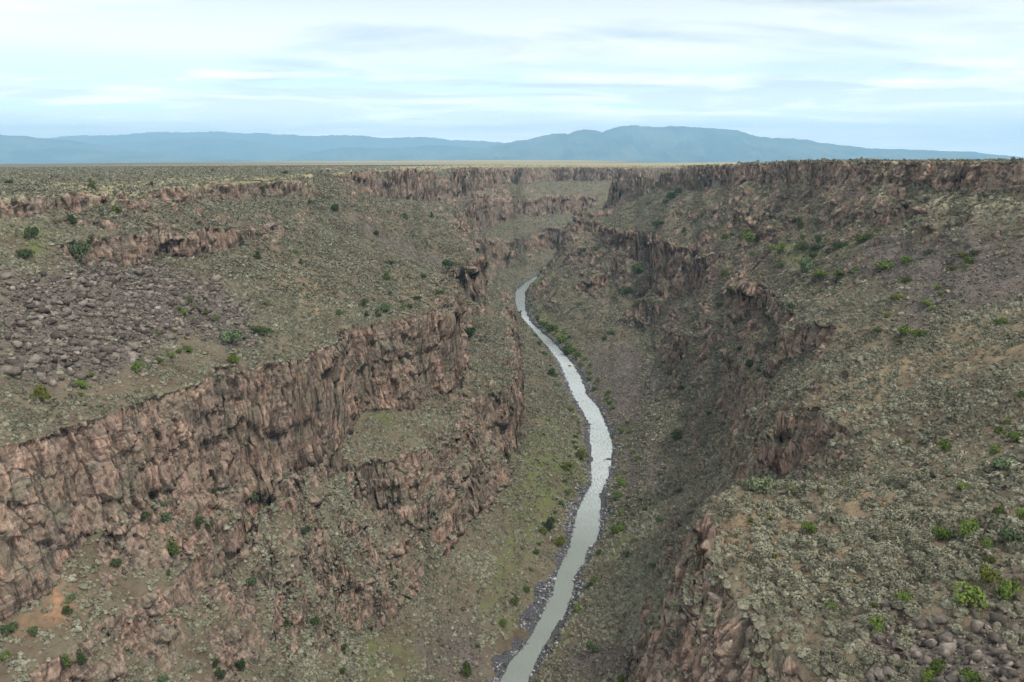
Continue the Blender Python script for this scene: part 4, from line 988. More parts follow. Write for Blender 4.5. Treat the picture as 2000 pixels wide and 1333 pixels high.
def grid_faces(nu, nv):
    idx = np.arange(nu * nv, dtype=np.int32).reshape(nu, nv)
    return np.stack([idx[:-1, :-1], idx[1:, :-1], idx[1:, 1:], idx[:-1, 1:]], -1).reshape(-1, 4)


# ------------------------------------------------------------------ terrain mesh
Q, NB, RR, UU, ATT = detail_sheet()
GROUND_MAT = ground_material()
pad_r = np.array([13000, 18000, 28000, 45000, 66500], np.float32)
pad = np.stack([np.stack([r * np.sin(COLS), r * np.cos(COLS), np.full(len(COLS), -150.0)], -1) for r in pad_r], 1)
V = np.concatenate([Q, pad.astype(np.float32)], axis=1)
ext = {k: np.concatenate([v, np.repeat(v[:, -1:], len(pad_r), 1)], axis=1) for k, v in ATT.items()}
me = np_mesh('terrain', V.reshape(-1, 3), grid_faces(V.shape[0], V.shape[1])[:, ::-1], False, {k: ('POINT', v) for k, v in ext.items() if k != 'scrub'})
terrain = link('terrain', me, GROUND_MAT, kind='structure')


# ------------------------------------------------------------------ river
def river():
    A, B = np.array(LINES['river_l']), np.array(LINES['river_r'])

    def resample(P, n):
        s = np.concatenate([[0], np.cumsum(np.linalg.norm(np.diff(P[:, :2], axis=0), axis=1))])
        q = np.linspace(0, s[-1], n)
        return np.stack([np.interp(q, s, P[:, 0]), np.interp(q, s, P[:, 1])], -1)
    n, m = 1400, 40
    a, b = resample(A, n), resample(B, n)
    c = (a + b) / 2
    k = 61
    cs = np.stack([np.convolve(np.pad(c[:, i], k // 2, mode='edge'), np.ones(k) / k, 'valid') for i in (0, 1)], -1)
    d = np.gradient(cs, axis=0)
    d /= np.linalg.norm(d, axis=1, keepdims=True)
    nrm = np.stack([d[:, 1], -d[:, 0]], -1)
    off = np.linspace(-30, 30, m)
    G = cs[:, None, :] + nrm[:, None, :] * off[None, :, None]
    V = np.concatenate([G, np.full(G.shape[:2] + (1,), WATER_Z)], -1)
    V[..., 2] += 0.05 * perlin(V[..., 0] / 3.1, V[..., 1] / 3.1, seed=70)
    me = np_mesh('river', V.reshape(-1, 3), grid_faces(n, m), True)
    mat, g, bs, out = new_mat('river_water')
    pos = g.n('ShaderNodeNewGeometry').outputs['Position']
    silt = g.mix(g.noise(pos, 0.05, 3), (0.105, 0.125, 0.108), (0.150, 0.170, 0.152))
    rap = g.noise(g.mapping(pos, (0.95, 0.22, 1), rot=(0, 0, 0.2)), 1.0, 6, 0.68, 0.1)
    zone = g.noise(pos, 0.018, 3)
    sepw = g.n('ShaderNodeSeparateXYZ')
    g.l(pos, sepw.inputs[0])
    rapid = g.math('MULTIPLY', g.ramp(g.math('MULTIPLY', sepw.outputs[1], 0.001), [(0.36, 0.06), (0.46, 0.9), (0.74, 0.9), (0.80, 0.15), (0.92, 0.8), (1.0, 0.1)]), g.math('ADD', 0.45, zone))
    foam_sheen = g.math('MULTIPLY', g.ramp(rap, [(0.30, 0.25), (0.74, 0.85)]), rapid, clamp=True)  # broken water plus the silver sky reflection, both put into the base colour
    g.l(g.mix(foam_sheen, silt, (0.50, 0.56, 0.60)), bs.inputs['Base Color'])
    g.l(g.math('ADD', g.math('MULTIPLY', foam_sheen, 0.5), 0.10), bs.inputs['Roughness'])
    bs.inputs['IOR'].default_value = 1.33
    bs.inputs['Specular IOR Level'].default_value = 0.5
    bump = g.n('ShaderNodeBump', i_Strength=0.45, i_Distance=0.4)
    g.l(g.math('ADD', g.noise(g.mapping(pos, (1.5, 0.8, 1)), 1.0, 3, 0.6), g.math('MULTIPLY', rap, 0.3)), bump.inputs['Height'])
    g.l(bump.outputs[0], bs.inputs['Normal'])
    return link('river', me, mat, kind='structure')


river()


# ------------------------------------------------------------------ mountains far beyond the plateau
def mountain_material():
    m, g, b, out = new_mat('far_mountain_forest')
    pos = g.n('ShaderNodeNewGeometry').outputs['Position']
    n1 = g.noise(pos, 0.0006, 6, 0.65)
    n2 = g.noise(pos, 0.002, 4, 0.6)
    c = g.mix(g.ramp(n1, [(0.4, 0), (0.62, 1)]), (0.020, 0.034, 0.022), (0.120, 0.130, 0.090))
    c = g.mix(g.ramp(n2, [(0.62, 0), (0.7, 0.35)]), c, (0.20, 0.18, 0.13))
    g.l(c, b.inputs['Base Color'])
    return m


MOUNTAIN_MAT = mountain_material()


def skyline_to_world(sky, dist):
    out = []
    f, cx, cy = 1600.0, 1000.0, 666.5
    s, c = math.sin(PITCH), math.cos(PITCH)
    for px, py in sky:
        a, b = (px - cx) / f, (cy - py) / f
        d = (a, c + b * s, -s + b * c)
        t = dist / d[1]
        out.append((d[0] * t, d[1] * t, d[2] * t))
    return np.array(out)


def mountain(name, ridge, depth, seed, foot=-150.0):
    """ridge: world points of the crest, each slope modelled down to the valley floor on both sides"""
    n, m = 900, 46
    s = np.linspace(0, 1, n)
    x = np.interp(s, np.linspace(0, 1, len(ridge)), ridge[:, 0])
    x = np.linspace(ridge[0, 0], ridge[-1, 0], n)
    zr = np.interp(x, ridge[:, 0], ridge[:, 2])
    ker = np.hanning(5)
    ker /= ker.sum()
    zr = np.convolve(np.pad(zr, 2, mode='edge'), ker, 'valid')
    yr = ridge[0, 1]
    v = np.linspace(-1, 1, m)
    X = np.repeat(x[:, None], m, 1)
    Y = yr + v[None, :] * depth + 0 * X
    prof = (1 - np.abs(v)) ** 1.25
    Z = foot + (zr[:, None] - foot) * prof[None, :]
    hump = np.sin(np.pi * np.clip(1 - np.abs(v), 0, 1))[None, :]
    gully = np.abs(fbm(X / (depth * .16), Y / (depth * .5), seed=seed, octaves=4))
    Z = Z - gully * hump * (zr[:, None] - foot) * 0.55
    crest = np.abs(v)[None, :] < 1.5 / m
    Z = np.where(crest, Z + (fbm(X / (depth * .05), Y / depth, octaves=2, seed=seed + 5) * 0.03 * (zr[:, None] - foot)), Z)
    V = np.stack([X, Y, Z], -1)
    me = np_mesh(name, V.reshape(-1, 3), grid_faces(n, m), True)
    return link(name, me, MOUNTAIN_MAT, kind='structure')


for nm, pts, depth, sd in MOUNTAINS:
    mountain(nm, np.array(pts, float), depth, sd)


# ------------------------------------------------------------------ haze
def haze():
    x0, x1, y0, y1, z0, z1 = -72000, 72000, -400, 67500, -186.0, HAZE_TOP
    V = np.array([(x, y, z) for x in (x0, x1) for y in (y0, y1) for z in (z0, z1)], float)
    F = np.array([(0, 1, 3, 2), (4, 6, 7, 5), (0, 4, 5, 1), (2, 3, 7, 6), (0, 2, 6, 4), (1, 5, 7, 3)])
    me = np_mesh('haze', V, F)
    m = bpy.data.materials.new('haze_air')
    m.use_nodes = True
    g = NT(m.node_tree)
    out = g.n('ShaderNodeOutputMaterial')
    vol = g.n('ShaderNodeVolumePrincipled')
    vol.inputs['Color'].default_value = (*HAZE_COLOR, 1)
    vol.inputs['Density'].default_value = HAZE_DENSITY
    vol.inputs['Anisotropy'].default_value = 0.0
    g.l(vol.outputs[0], out.inputs['Volume'])
    o = link('haze', me, m, kind='stuff')
    o['label'] = 'thin blue air haze filling the valley towards the mountains'
    return o


HAZE_TOP, HAZE_DENSITY, HAZE_COLOR = 2480.0, 4.0e-5, (0.38, 0.71, 1.0)
haze()


# ------------------------------------------------------------------ scatter anchors: the cells of the terrain sheet
rng = np.random.default_rng(5)
A0, A1, A2 = Q[:-1, :-1], Q[1:, :-1], Q[:-1, 1:]
E1, E2 = A1 - A0, A2 - A0
CR = np.cross(E1, E2)
AREA = np.linalg.norm(CR, axis=-1)
NZ = np.abs(CR[..., 2]) / np.maximum(AREA, 1e-9)
NZB = NB[:-1, :-1, 2]
CX_, CY_, CZ_ = A0[..., 0], A0[..., 1], A0[..., 2]
RC = RR[:-1, :-1]
_el = np.arctan2(Q[..., 2], np.hypot(Q[..., 0], Q[..., 1]))
SEEN = (_el > np.maximum.accumulate(_el, axis=1) - 0.006)[:-1, :-1]
AZ = np.abs(COLS)[:-1, None] * np.ones_like(RC)
INVIEW = SEEN & (AZ < math.radians(41)) & (RC < 2600)
at = {k: v[:-1, :-1] for k, v in ATT.items()}


def scatter(density):
    """random points on the sheet, density per square metre"""
    lam = np.where(INVIEW, AREA * density, 0)
    k = rng.poisson(np.minimum(lam, 4))
    idx = np.repeat(np.arange(k.size), k.ravel())
    i, j = np.unravel_index(idx, k.shape)
    a, b = rng.random((2, len(i), 1)).astype(np.float32)
    P = A0[i, j] + E1[i, j] * a + E2[i, j] * b
    return P, i, j


def tile(templates, P, yaw, S, tint, which=None):
    """one mesh from many placed copies of a few templates (V, F triangles)"""
    VV, FF, TT, base = [], [], [], 0
    which = rng.integers(0, len(templates), len(P)) if which is None else which
    for t, (tv, tf) in enumerate(templates):
        m = which == t
        n = int(m.sum())
        if not n:
            continue
        c, s = np.cos(yaw[m])[:, None], np.sin(yaw[m])[:, None]
        x, y = tv[None, :, 0] * S[m, 0:1], tv[None, :, 1] * S[m, 1:2]
        V = np.stack([x * c - y * s, x * s + y * c, tv[None, :, 2] * S[m, 2:3]], -1) + P[m][:, None, :]
        VV.append(V.reshape(-1, 3))
        FF.append((tf[None] + (np.arange(n) * len(tv))[:, None, None]).reshape(-1, 3) + base)
        TT.append(np.repeat(tint[m], len(tv)))
        base += n * len(tv)
    return np.concatenate(VV), np.concatenate(FF), np.concatenate(TT)


# ------------------------------------------------------------------ leaf clump and rock templates
def leaf_template(seed, n, leaf, lobes=7, height=0.85, spread=0.55, core=True):
    """unit-radius mound of small leaf sprays gathered on several lobes"""
    r = np.random.default_rng(seed)
    lc = np.stack([r.uniform(-1, 1, lobes) * spread, r.uniform(-1, 1, lobes) * spread, r.uniform(0.25, 0.75, lobes) * height], -1)
    lr = r.uniform(0.30, 0.52, lobes)
    k = r.integers(0, lobes, n)
    d = r.normal(size=(n, 3))
    d[:, 2] = np.abs(d[:, 2]) * 1.1 - 0.25
    d /= np.linalg.norm(d, axis=1, keepdims=True)
    c = lc[k] + d * lr[k][:, None] * r.uniform(0.72, 1.08, (n, 1))
    c[:, 2] = np.maximum(c[:, 2], 0.02)
    up = d + r.normal(size=(n, 3)) * 0.38
    up /= np.linalg.norm(up, axis=1, keepdims=True)
    a = np.cross(up, r.normal(size=(n, 3)))
    a /= np.linalg.norm(a, axis=1, keepdims=True)
    b = np.cross(up, a)
    s = (leaf * r.uniform(0.6, 1.3, n))[:, None]
    V = np.stack([c - a * s * 0.8 - b * s * 0.5, c + a * s * 0.8 - b * s * 0.5, c + b * s * 1.0 + up * s * 0.3], 1).reshape(-1, 3)
    F = np.arange(n * 3).reshape(-1, 3)
    if core:                                             # shaded woody inside of the mound
        q = np.array([(math.cos(t) * 0.72, math.sin(t) * 0.72, 0.0) for t in np.linspace(0, 2 * math.pi, 7)[:-1]] +
                     [(math.cos(t) * 0.62, math.sin(t) * 0.62, 0.45 * height) for t in np.linspace(0.4, 0.4 + 2 * math.pi, 7)[:-1]] + [(0, 0, 0.78 * height)])
        f = [(i, (i + 1) % 6, 6 + i) for i in range(6)] + [((i + 1) % 6, 6 + (i + 1) % 6, 6 + i) for i in range(6)] + [(6 + i, 6 + (i + 1) % 6, 12) for i in range(6)]
        F = np.concatenate([F, np.array(f) + len(V)])
        V = np.concatenate([V, q])
    return V.astype(np.float32), F.astype(np.int32)


def rock_template(seed, npts=10, flat=0.75):
    r = np.random.default_rng(seed)
    d = r.normal(size=(npts, 3))
    d /= np.linalg.norm(d, axis=1, keepdims=True)
    p = d * r.uniform(0.8, 1.1, (npts, 1)) * np.array([1.0, r.uniform(0.6, 0.95), flat * r.uniform(0.75, 1.15)])
    p = np.clip(p, -0.78, 0.78)
    bm = bmesh.new()
    vs = [bm.verts.new(q) for q in p]
    bmesh.ops.convex_hull(bm, input=vs)
    bmesh.ops.delete(bm, geom=[v for v in bm.verts if not v.link_faces], context='VERTS')
    bmesh.ops.triangulate(bm, faces=bm.faces)
    bm.verts.index_update()
    V = np.array([v.co[:] for v in bm.verts], np.float32)
    F = np.array([[v.index for v in f.verts] for f in bm.faces], np.int32)
    bm.free()
    return V, F


SAGE_NEAR = [leaf_template(100 + i, 420, 0.125, 8, spread=0.48) for i in range(6)]
SAGE_MID = [leaf_template(120 + i, 60, 0.26, 6, spread=0.48) for i in range(6)]
SAGE_FAR = [leaf_template(140 + i, 14, 0.50, 5, core=False) for i in range(6)]
ROCKS_T = [rock_template(200 + i) for i in range(14)]
ROCKS_S = [rock_template(230 + i, 8) for i in range(8)]


def tinted_material(name, dark, mid, light, noise_scale=1.2, rough=0.9):
    m, g, b, out = new_mat(name)
    pos = g.n('ShaderNodeNewGeometry').outputs['Position']
    info = g.n('ShaderNodeObjectInfo').outputs['Random']
    t = g.math('ADD', g.math('MULTIPLY', attr(g, 'tint'), 0.6), g.math('MULTIPLY', info, 0.55))
    t = g.math('ADD', t, g.math('MULTIPLY', g.math('SUBTRACT', g.noise(pos, noise_scale, 3, 0.6), 0.5), 0.9))
    nd = g.n('ShaderNodeValToRGB')
    el = nd.color_ramp.elements
    el.new(0.5)
    for e, (p, c) in zip(el, [(0.1, dark), (0.5, mid), (0.9, light)]):
        e.position, e.color = p, (*c, 1)
    g.l(t, nd.inputs[0])
    g.l(nd.outputs[0], b.inputs['Base Color'])
    b.inputs['Roughness'].default_value = rough
    return m


SAGE_MAT = tinted_material('sagebrush_leaves', (0.095, 0.094, 0.066), (0.205, 0.203, 0.150), (0.310, 0.308, 0.236))
BOULDER_MAT = tinted_material('basalt_boulder', (0.055, 0.047, 0.040), (0.160, 0.140, 0.121), (0.345, 0.312, 0.272), 1.6)
BANK_MAT = tinted_material('wet_river_rock', (0.030, 0.031, 0.036), (0.080, 0.080, 0.088), (0.34, 0.34, 0.35), 0.9, 0.6)
WOOD_MAT = tinted_material('juniper_wood', (0.07, 0.05, 0.035), (0.12, 0.09, 0.07), (0.2, 0.16, 0.13))


# ------------------------------------------------------------------ sagebrush
def pnoise(i, j, s, seed):
    return perlin(CX_[i, j] / s, CY_[i, j] / s, seed=seed)


clump = sstep(-0.5, 0.35, perlin(CX_ / 9, CY_ / 9, seed=50) + 0.6 * perlin(CX_ / 30, CY_ / 30, seed=51))
slope_ok = sstep(0.50, 0.72, NZB)
dist_fade = np.where(RC < 650, 1.0, np.clip(650 / RC, 0, 1) ** 3.0)
dens = 0.95 * (0.25 + 0.75 * clump) * slope_ok * (1 - 0.85 * at['rock']) * (1 - 0.93 * at['scree']) * (1 - 0.45 * at['tan']) * (1 - 0.5 * at['green']) * (1 - at['orange'])
dens += 0.035 * at['rock'] * sstep(0.45, 0.7, NZ)
dens *= 1 + 0.7 * ((CX_ > 30) & (CZ_ < -95) & (RC < 700))
dens += 0.55 * at['scrub'] * (1 - slope_ok) * sstep(0.15, 0.5, NZ)
dens *= 1 - 1.2 * at['tan'] * at['plateau']
dens *= dist_fade * sstep(-178.6, -176.5, CZ_) * np.where(RC < 60, 0.0, 1.0)
SP, si, sj = scatter(dens)
dist = np.linalg.norm(SP, axis=1)
srad = np.exp(rng.normal(math.log(0.50), 0.40, len(SP))) * np.where(dist < 170, 1.2, 1.0) * np.clip(dist / 650, 1, 1.9) * np.where(dist > 125, 1.22, 1.0)
srad *= 1 - 0.35 * at['rock'][si, sj]
srad = np.clip(srad, 0.2, 1.5)
yaw = rng.uniform(0, 6.28, len(SP))
stint = 0.12 * (SP[:, 2] < -90) + np.clip(rng.normal(0.5, 0.24, len(SP)) + 0.35 * pnoise(si, sj, 22, 52), 0, 1)
SS = np.stack([srad * rng.uniform(0.85, 1.2, len(SP)), srad * rng.uniform(0.85, 1.2, len(SP)), srad * rng.uniform(0.75, 1.15, len(SP))], -1)
SP[:, 2] -= 0.06
inframe = np.abs(np.arctan2(SP[:, 0], SP[:, 1])) < math.radians(31.5)
_d = SP[:, 1] * math.cos(PITCH) - SP[:, 2] * math.sin(PITCH)
_u = SP[:, 1] * math.sin(PITCH) + SP[:, 2] * math.cos(PITCH)
inframe &= (np.abs(SP[:, 0] / _d) < 0.615) & (_u / _d > -0.405)
apparent = np.where(inframe, srad / dist, 0)
single = np.zeros(len(SP), bool)
single[np.argsort(-apparent)[:300]] = True


def sage_place(p):
    x, y, z = p
    if math.hypot(x, y) < 104:
        return 'in the near bottom right corner', 'sagebrush in the bottom right corner'
    if x > 82:
        return 'high on the near right slope', 'sagebrush high on the near right slope'
    if x < 52:
        return 'near the cliff edge of the right bench', 'sagebrush near the cliff edge of the right bench'
    if y > 140:
        return 'above the dark notch cliff at right', 'sagebrush above the notch cliff'
    return 'in the middle of the near right bench', 'sagebrush in the middle of the near right bench'


protos = []
for i, (tv, tf) in enumerate(SAGE_NEAR):
    me = np_mesh('sagebrush', tv, tf)
    me.materials.append(SAGE_MAT)
    protos.append(me)
first = bpy.data.objects.new('sagebrush', protos[0])
for c, q in enumerate(np.nonzero(single)[0]):
    o = first if c == 0 else first.copy()
    o.data = protos[c % len(protos)]
    o.location = SP[q]
    o.rotation_euler = (0, 0, yaw[q])
    o.scale = SS[q]
    where, grp = sage_place(SP[q])
    o['label'] = ('large rounded' if srad[q] > 0.72 else 'low rounded') + ' silvery grey-green sagebrush ' + where
    o['category'] = 'shrub'
    o['group'] = grp
    COL.objects.link(o)
parts = []
for tpl, lo, hi in ((SAGE_NEAR, 0, 125), (SAGE_MID, 125, 400), (SAGE_FAR, 400, 1e9)):
    m = (~single) & (dist >= lo) & (dist < hi)
    parts.append(tile(tpl, SP[m], yaw[m], SS[m], stint[m]))
    print('sage', lo, int(m.sum()))


def merge(parts):
    off, VV, FF, TT = 0, [], [], []
    for v, f, t in parts:
        VV.append(v)
        FF.append(f + off)
        TT.append(t)
        off += len(v)
    return np.concatenate(VV), np.concatenate(FF), np.concatenate(TT)


v, f, t = merge(parts)
o = link('sagebrush_vegetation', np_mesh('sagebrush_vegetation', v, f, attrs={'tint': ('POINT', t)}), SAGE_MAT, kind='stuff')
o['label'] = 'countless grey-green sagebrush mounds covering slopes and plateau'

# dry grass tufts between the sage on the near bench
dg = 0.5 * np.clip(at['tan'] + 0.12, 0, 1) * slope_ok * (1 - at['rock']) * (1 - at['scree']) * np.where((RC > 60) & (RC < 300) & (CX_ > 0), 1, 0)
GP, gi, gj = scatter(dg)
if len(GP):
    gs = rng.uniform(0.10, 0.30, len(GP))
    v, f, t = tile([leaf_template(300 + i, 16, 0.42, 3, 1.0, 0.5, False) for i in range(3)], GP, rng.uniform(0, 6.28, len(GP)), np.stack([gs, gs, gs * 1.1], -1), rng.random(len(GP)))
    GRASS_MAT = tinted_material('dry_grass', (0.19, 0.135, 0.065), (0.30, 0.215, 0.110), (0.40, 0.31, 0.17))
    o = link('dry_grass', np_mesh('dry_grass', v, f, attrs={'tint': ('POINT', t)}), GRASS_MAT, kind='stuff')
    o['label'] = 'tufts of dry straw-coloured grass between the sagebrush'


# ------------------------------------------------------------------ boulders and rubble
def power(n, lo, hi, a=1.9):
    u = rng.random(n)
    return (lo ** -a + u * (hi ** -a - lo ** -a)) ** (-1 / a)


rock_sets = []


def add_rocks(dens, lo, hi, a=1.9):
    P, i, j = scatter(dens * (RC > 55))
    s = power(len(P), lo, hi, a)
    rock_sets.append((P, s))
    return len(P)


sc = at['scree']
leftm = (CX_ < -60) & (CY_ < 420)
cornerm = (CX_ > 20) & (RC < 112)
upperm = (CX_ > 70) & (RC > 200) & (CZ_ > -80)
print('rocks', add_rocks(1.2 * sc * leftm, 0.30, 2.6, 1.5),
      add_rocks(2.2 * sc * cornerm, 0.20, 1.35, 1.2),
      add_rocks(1.2 * sc * upperm, 0.20, 1.1, 2.4),
      add_rocks(0.45 * sc * (~leftm) * (~cornerm) * (~upperm) * (RC < 900), 0.28, 1.1, 2.4),
      add_rocks(0.04 * slope_ok * (RC < 600) * (CZ_ > -178), 0.25, 1.1, 2.0),
      add_rocks(0.14 * slope_ok * (RC < 190) * (CX_ > 20), 0.14, 0.9, 1.7),
      add_rocks(0.07 * at['rock'] * sstep(0.5, 0.75, NZ) * (RC < 700), 0.35, 1.6, 2.0))
BP = np.concatenate([p for p, s in rock_sets] + [np.array([(r[0], r[1], max(r[2], WATER_Z - 0.2)) for r in ROCKS], np.float32)])
BS = np.concatenate([s for p, s in rock_sets] + [np.array([r[3] * 0.55 for r in ROCKS])])
n = len(BP)
byaw = rng.uniform(0, 6.28, n)
BSS = np.stack([BS * rng.uniform(0.9, 1.3, n), BS * rng.uniform(0.8, 1.15, n), BS * rng.uniform(0.7, 1.15, n)], -1)
BP[:, 2] += BS * 0.22
btint = np.clip(rng.normal(0.5, 0.26, n), 0, 1)
bd = np.linalg.norm(BP, axis=1)
_d = BP[:, 1] * math.cos(PITCH) - BP[:, 2] * math.sin(PITCH)
_u = BP[:, 1] * math.sin(PITCH) + BP[:, 2] * math.cos(PITCH)
inf = (np.abs(BP[:, 0] / _d) < 0.615) & (_u / _d > -0.405)
single = np.zeros(n, bool)
single[np.argsort(-np.where(inf, BS / bd, 0))[:300]] = True


def boulder_place(p, s):
    x, y, z = p
    size = 'large' if s > 1.5 else 'mid-sized' if s > 0.9 else 'small'
    if x < 0:
        if z > -52:
            return size + ' angular grey boulder on the ledges above the left boulder field', 'boulders above the left boulder field'
        if z > -80:
            return size + ' angular grey-brown boulder lying in the left boulder field', 'boulders in the left boulder field'
        return size + ' brown rock below the big left cliff', 'rocks below the left cliff'
    if math.hypot(x, y) < 100:
        return size + ' angular basalt boulder piled in the bottom right corner', 'boulders in the bottom right corner'
    if z > -80 and math.hypot(x, y) < 190:
        return size + ' grey-brown boulder among sagebrush on the near right bench', 'boulders on the near right bench'
    return size + ' rock on the right wall beyond the near bench', 'rocks on the right wall'


bprotos = []
for i, (tv, tf) in enumerate(ROCKS_T):
    me = np_mesh('boulder', tv, tf)
    me.materials.append(BOULDER_MAT)
    bprotos.append(me)
first = bpy.data.objects.new('boulder', bprotos[0])
for c, q in enumerate(np.nonzero(single)[0]):
    o = first if c == 0 else first.copy()
    o.data = bprotos[int(rng.integers(0, len(bprotos)))]
    o.location = BP[q]
    o.rotation_euler = (rng.uniform(-0.35, 0.35), rng.uniform(-0.35, 0.35), byaw[q])
    o.scale = BSS[q]
    o['label'], o['group'] = boulder_place(BP[q], BS[q])
    o['category'] = 'boulder'
    COL.objects.link(o)
parts = []
for tpl, lo, hi in ((ROCKS_T, 0, 330), (ROCKS_S, 330, 1e9)):
    m = (~single) & (bd >= lo) & (bd < hi)
    if m.any():
        parts.append(tile(tpl, BP[m], byaw[m], BSS[m], btint[m]))
v, f, t = merge(parts)
o = link('rubble', np_mesh('rubble', v, f, attrs={'tint': ('POINT', t)}), BOULDER_MAT, kind='stuff')
o['label'] = 'small basalt rubble strewn over the screes and slopes'

# dark wet rocks along both banks
UR = UU[:-1, :-1]
bank = at['bank']
RP, ri, rj = scatter(1.5 * bank * sstep(-0.5, 0.2, perlin(CX_ / 14, CY_ / 14, seed=60)))
rs = power(len(RP), 0.35, 1.5, 1.5)
RP[:, 2] += rs * 0.1
v, f, t = tile(ROCKS_S, RP, rng.uniform(0, 6.28, len(RP)), np.stack([rs * 1.2, rs, rs * 0.85], -1), np.clip(rng.normal(0.38, 0.3, len(RP)), 0, 1))
o = link('riverbank_rubble', np_mesh('riverbank_rubble', v, f, attrs={'tint': ('POINT', t)}), BANK_MAT, kind='stuff')
o['label'] = 'dark wet rocks lining both banks of the river'
print('bank', len(RP))


# ------------------------------------------------------------------ trees and green shrubs, one object each
def ground_z(x, y, zh):
    i = int(np.argmin(np.abs(COLS - math.atan2(x, y))))
    r = math.hypot(x, y)
    best = None
    for ii in range(max(0, i - 1), min(len(COLS), i + 2)):
        j = np.nonzero(np.abs(RR[ii] - r) < max(0.7, 0.006 * r))[0]
        for q in Q[ii, j]:
            e = abs(q[2] - zh) + 0.5 * math.hypot(q[0] - x, q[1] - y)
            if best is None or e < best[0]:
                best = (e, float(q[2]))
    return zh if best is None else best[1]


PLANT_KIND = {
    'J': ('juniper_tree', 'dark green juniper tree', 'tree', ((0.024, 0.042, 0.012), (0.058, 0.092, 0.024), (0.115, 0.160, 0.050))),
    'D': ('dark_shrub', 'dark green bush', 'bush', ((0.028, 0.045, 0.018), (0.065, 0.092, 0.036), (0.120, 0.155, 0.066))),
    'G': ('green_shrub', 'bright green shrub', 'shrub', ((0.045, 0.070, 0.014), (0.100, 0.145, 0.032), (0.180, 0.235, 0.065))),
    'C': ('pale_shrub', 'soft blue-green shrub', 'shrub', ((0.045, 0.070, 0.034), (0.100, 0.140, 0.072), (0.180, 0.225, 0.130))),
    'S': ('sage_shrub', 'big round grey-green shrub', 'shrub', ((0.060, 0.080, 0.042), (0.120, 0.150, 0.085), (0.200, 0.230, 0.140))),
    'W': ('riverside_bush', 'fresh green riverside bush', 'bush', ((0.040, 0.066, 0.014), (0.092, 0.132, 0.030), (0.165, 0.215, 0.062))),
    'Y': ('olive_shrub', 'yellowish olive shrub', 'shrub', ((0.050, 0.060, 0.012), (0.115, 0.130, 0.028), (0.200, 0.215, 0.060))),
}


def stems_mesh(name, seed, n, h, thick):
    """a few bent, tapering stems from one root"""
    r = random.Random(seed)
    V, F = [], []
    for _ in range(n):
        a, lean = r.uniform(0, 6.28), r.uniform(0.1, 0.55)
        x = y = 0.0
        prev = None
        for k in range(5):
            t = k / 4
            rad = thick * (1 - 0.75 * t)
            cx, cy = x + math.cos(a) * lean * h * t ** 1.4 + r.uniform(-.03, .03) * h, y + math.sin(a) * lean * h * t ** 1.4 + r.uniform(-.03, .03) * h
            ring = []
            for q in range(6):
                V.append((cx + math.cos(q * 1.047) * rad, cy + math.sin(q * 1.047) * rad, -0.06 * h + h * 1.05 * t))
                ring.append(len(V) - 1)
            if prev:
                for q in range(6):
                    w, b, c, d = prev[q], prev[(q + 1) % 6], ring[(q + 1) % 6], ring[q]
                    F += [(w, b, c), (w, c, d)]
            prev = ring
    return np_mesh(name, np.array(V), np.array(F))


def crown_template(seed, n, leaf, tall):
    """unit-radius tree crown, lobed and open, wider below"""
    r = np.random.default_rng(seed)
    lobes = 12
    zz = r.uniform(0.12, 0.95, lobes)
    rad = (1 - zz) * 0.55 + 0.08
    an = r.uniform(0, 6.28, lobes)
    lc = np.stack([np.cos(an) * rad, np.sin(an) * rad, zz * tall], -1)
    lr = r.uniform(0.26, 0.44, lobes)
    k = r.integers(0, lobes, n)
    d = r.normal(size=(n, 3))
    d /= np.linalg.norm(d, axis=1, keepdims=True)
    c = lc[k] + d * lr[k][:, None] * r.uniform(0.5, 1.08, (n, 1))
    c[:, 2] = np.maximum(c[:, 2], 0.05)
    up = d + r.normal(size=(n, 3)) * 0.6
    up /= np.linalg.norm(up, axis=1, keepdims=True)
    a = np.cross(up, r.normal(size=(n, 3)))
    a /= np.linalg.norm(a, axis=1, keepdims=True)
    b = np.cross(up, a)
    s = (leaf * r.uniform(0.6, 1.3, n))[:, None]
    V = np.stack([c - a * s * 0.8 - b * s * 0.5, c + a * s * 0.8 - b * s * 0.5, c + b * s], 1).reshape(-1, 3)
    return V.astype(np.float32), np.arange(n * 3).reshape(-1, 3).astype(np.int32)


kits = {}
for kk, (nm, txt, cat, (c0, c1, c2)) in PLANT_KIND.items():
    mat = tinted_material(nm + '_leaves', c0, c1, c2, 1.4)
    crowns, stems = [], []
    for i in range(4):
        if kk == 'J':
            tv, tf = crown_template(400 + i, 520, 0.115, 1.75)
        else:
            tv, tf = leaf_template(420 + i + ord(kk), 620, 0.115, 12, 1.15, 0.6, False)
        cm = np_mesh('crown' if kk == 'J' else 'foliage', tv, tf)
        cm.materials.append(mat)
        sm = stems_mesh('trunk' if kk == 'J' else 'stems', 50 + i, 2 if kk == 'J' else 6, 1.2 if kk == 'J' else 0.8, 0.10 if kk == 'J' else 0.03)
        sm.materials.append(WOOD_MAT)
        crowns.append(cm)
        stems.append(sm)
    kits[kk] = (crowns, stems)


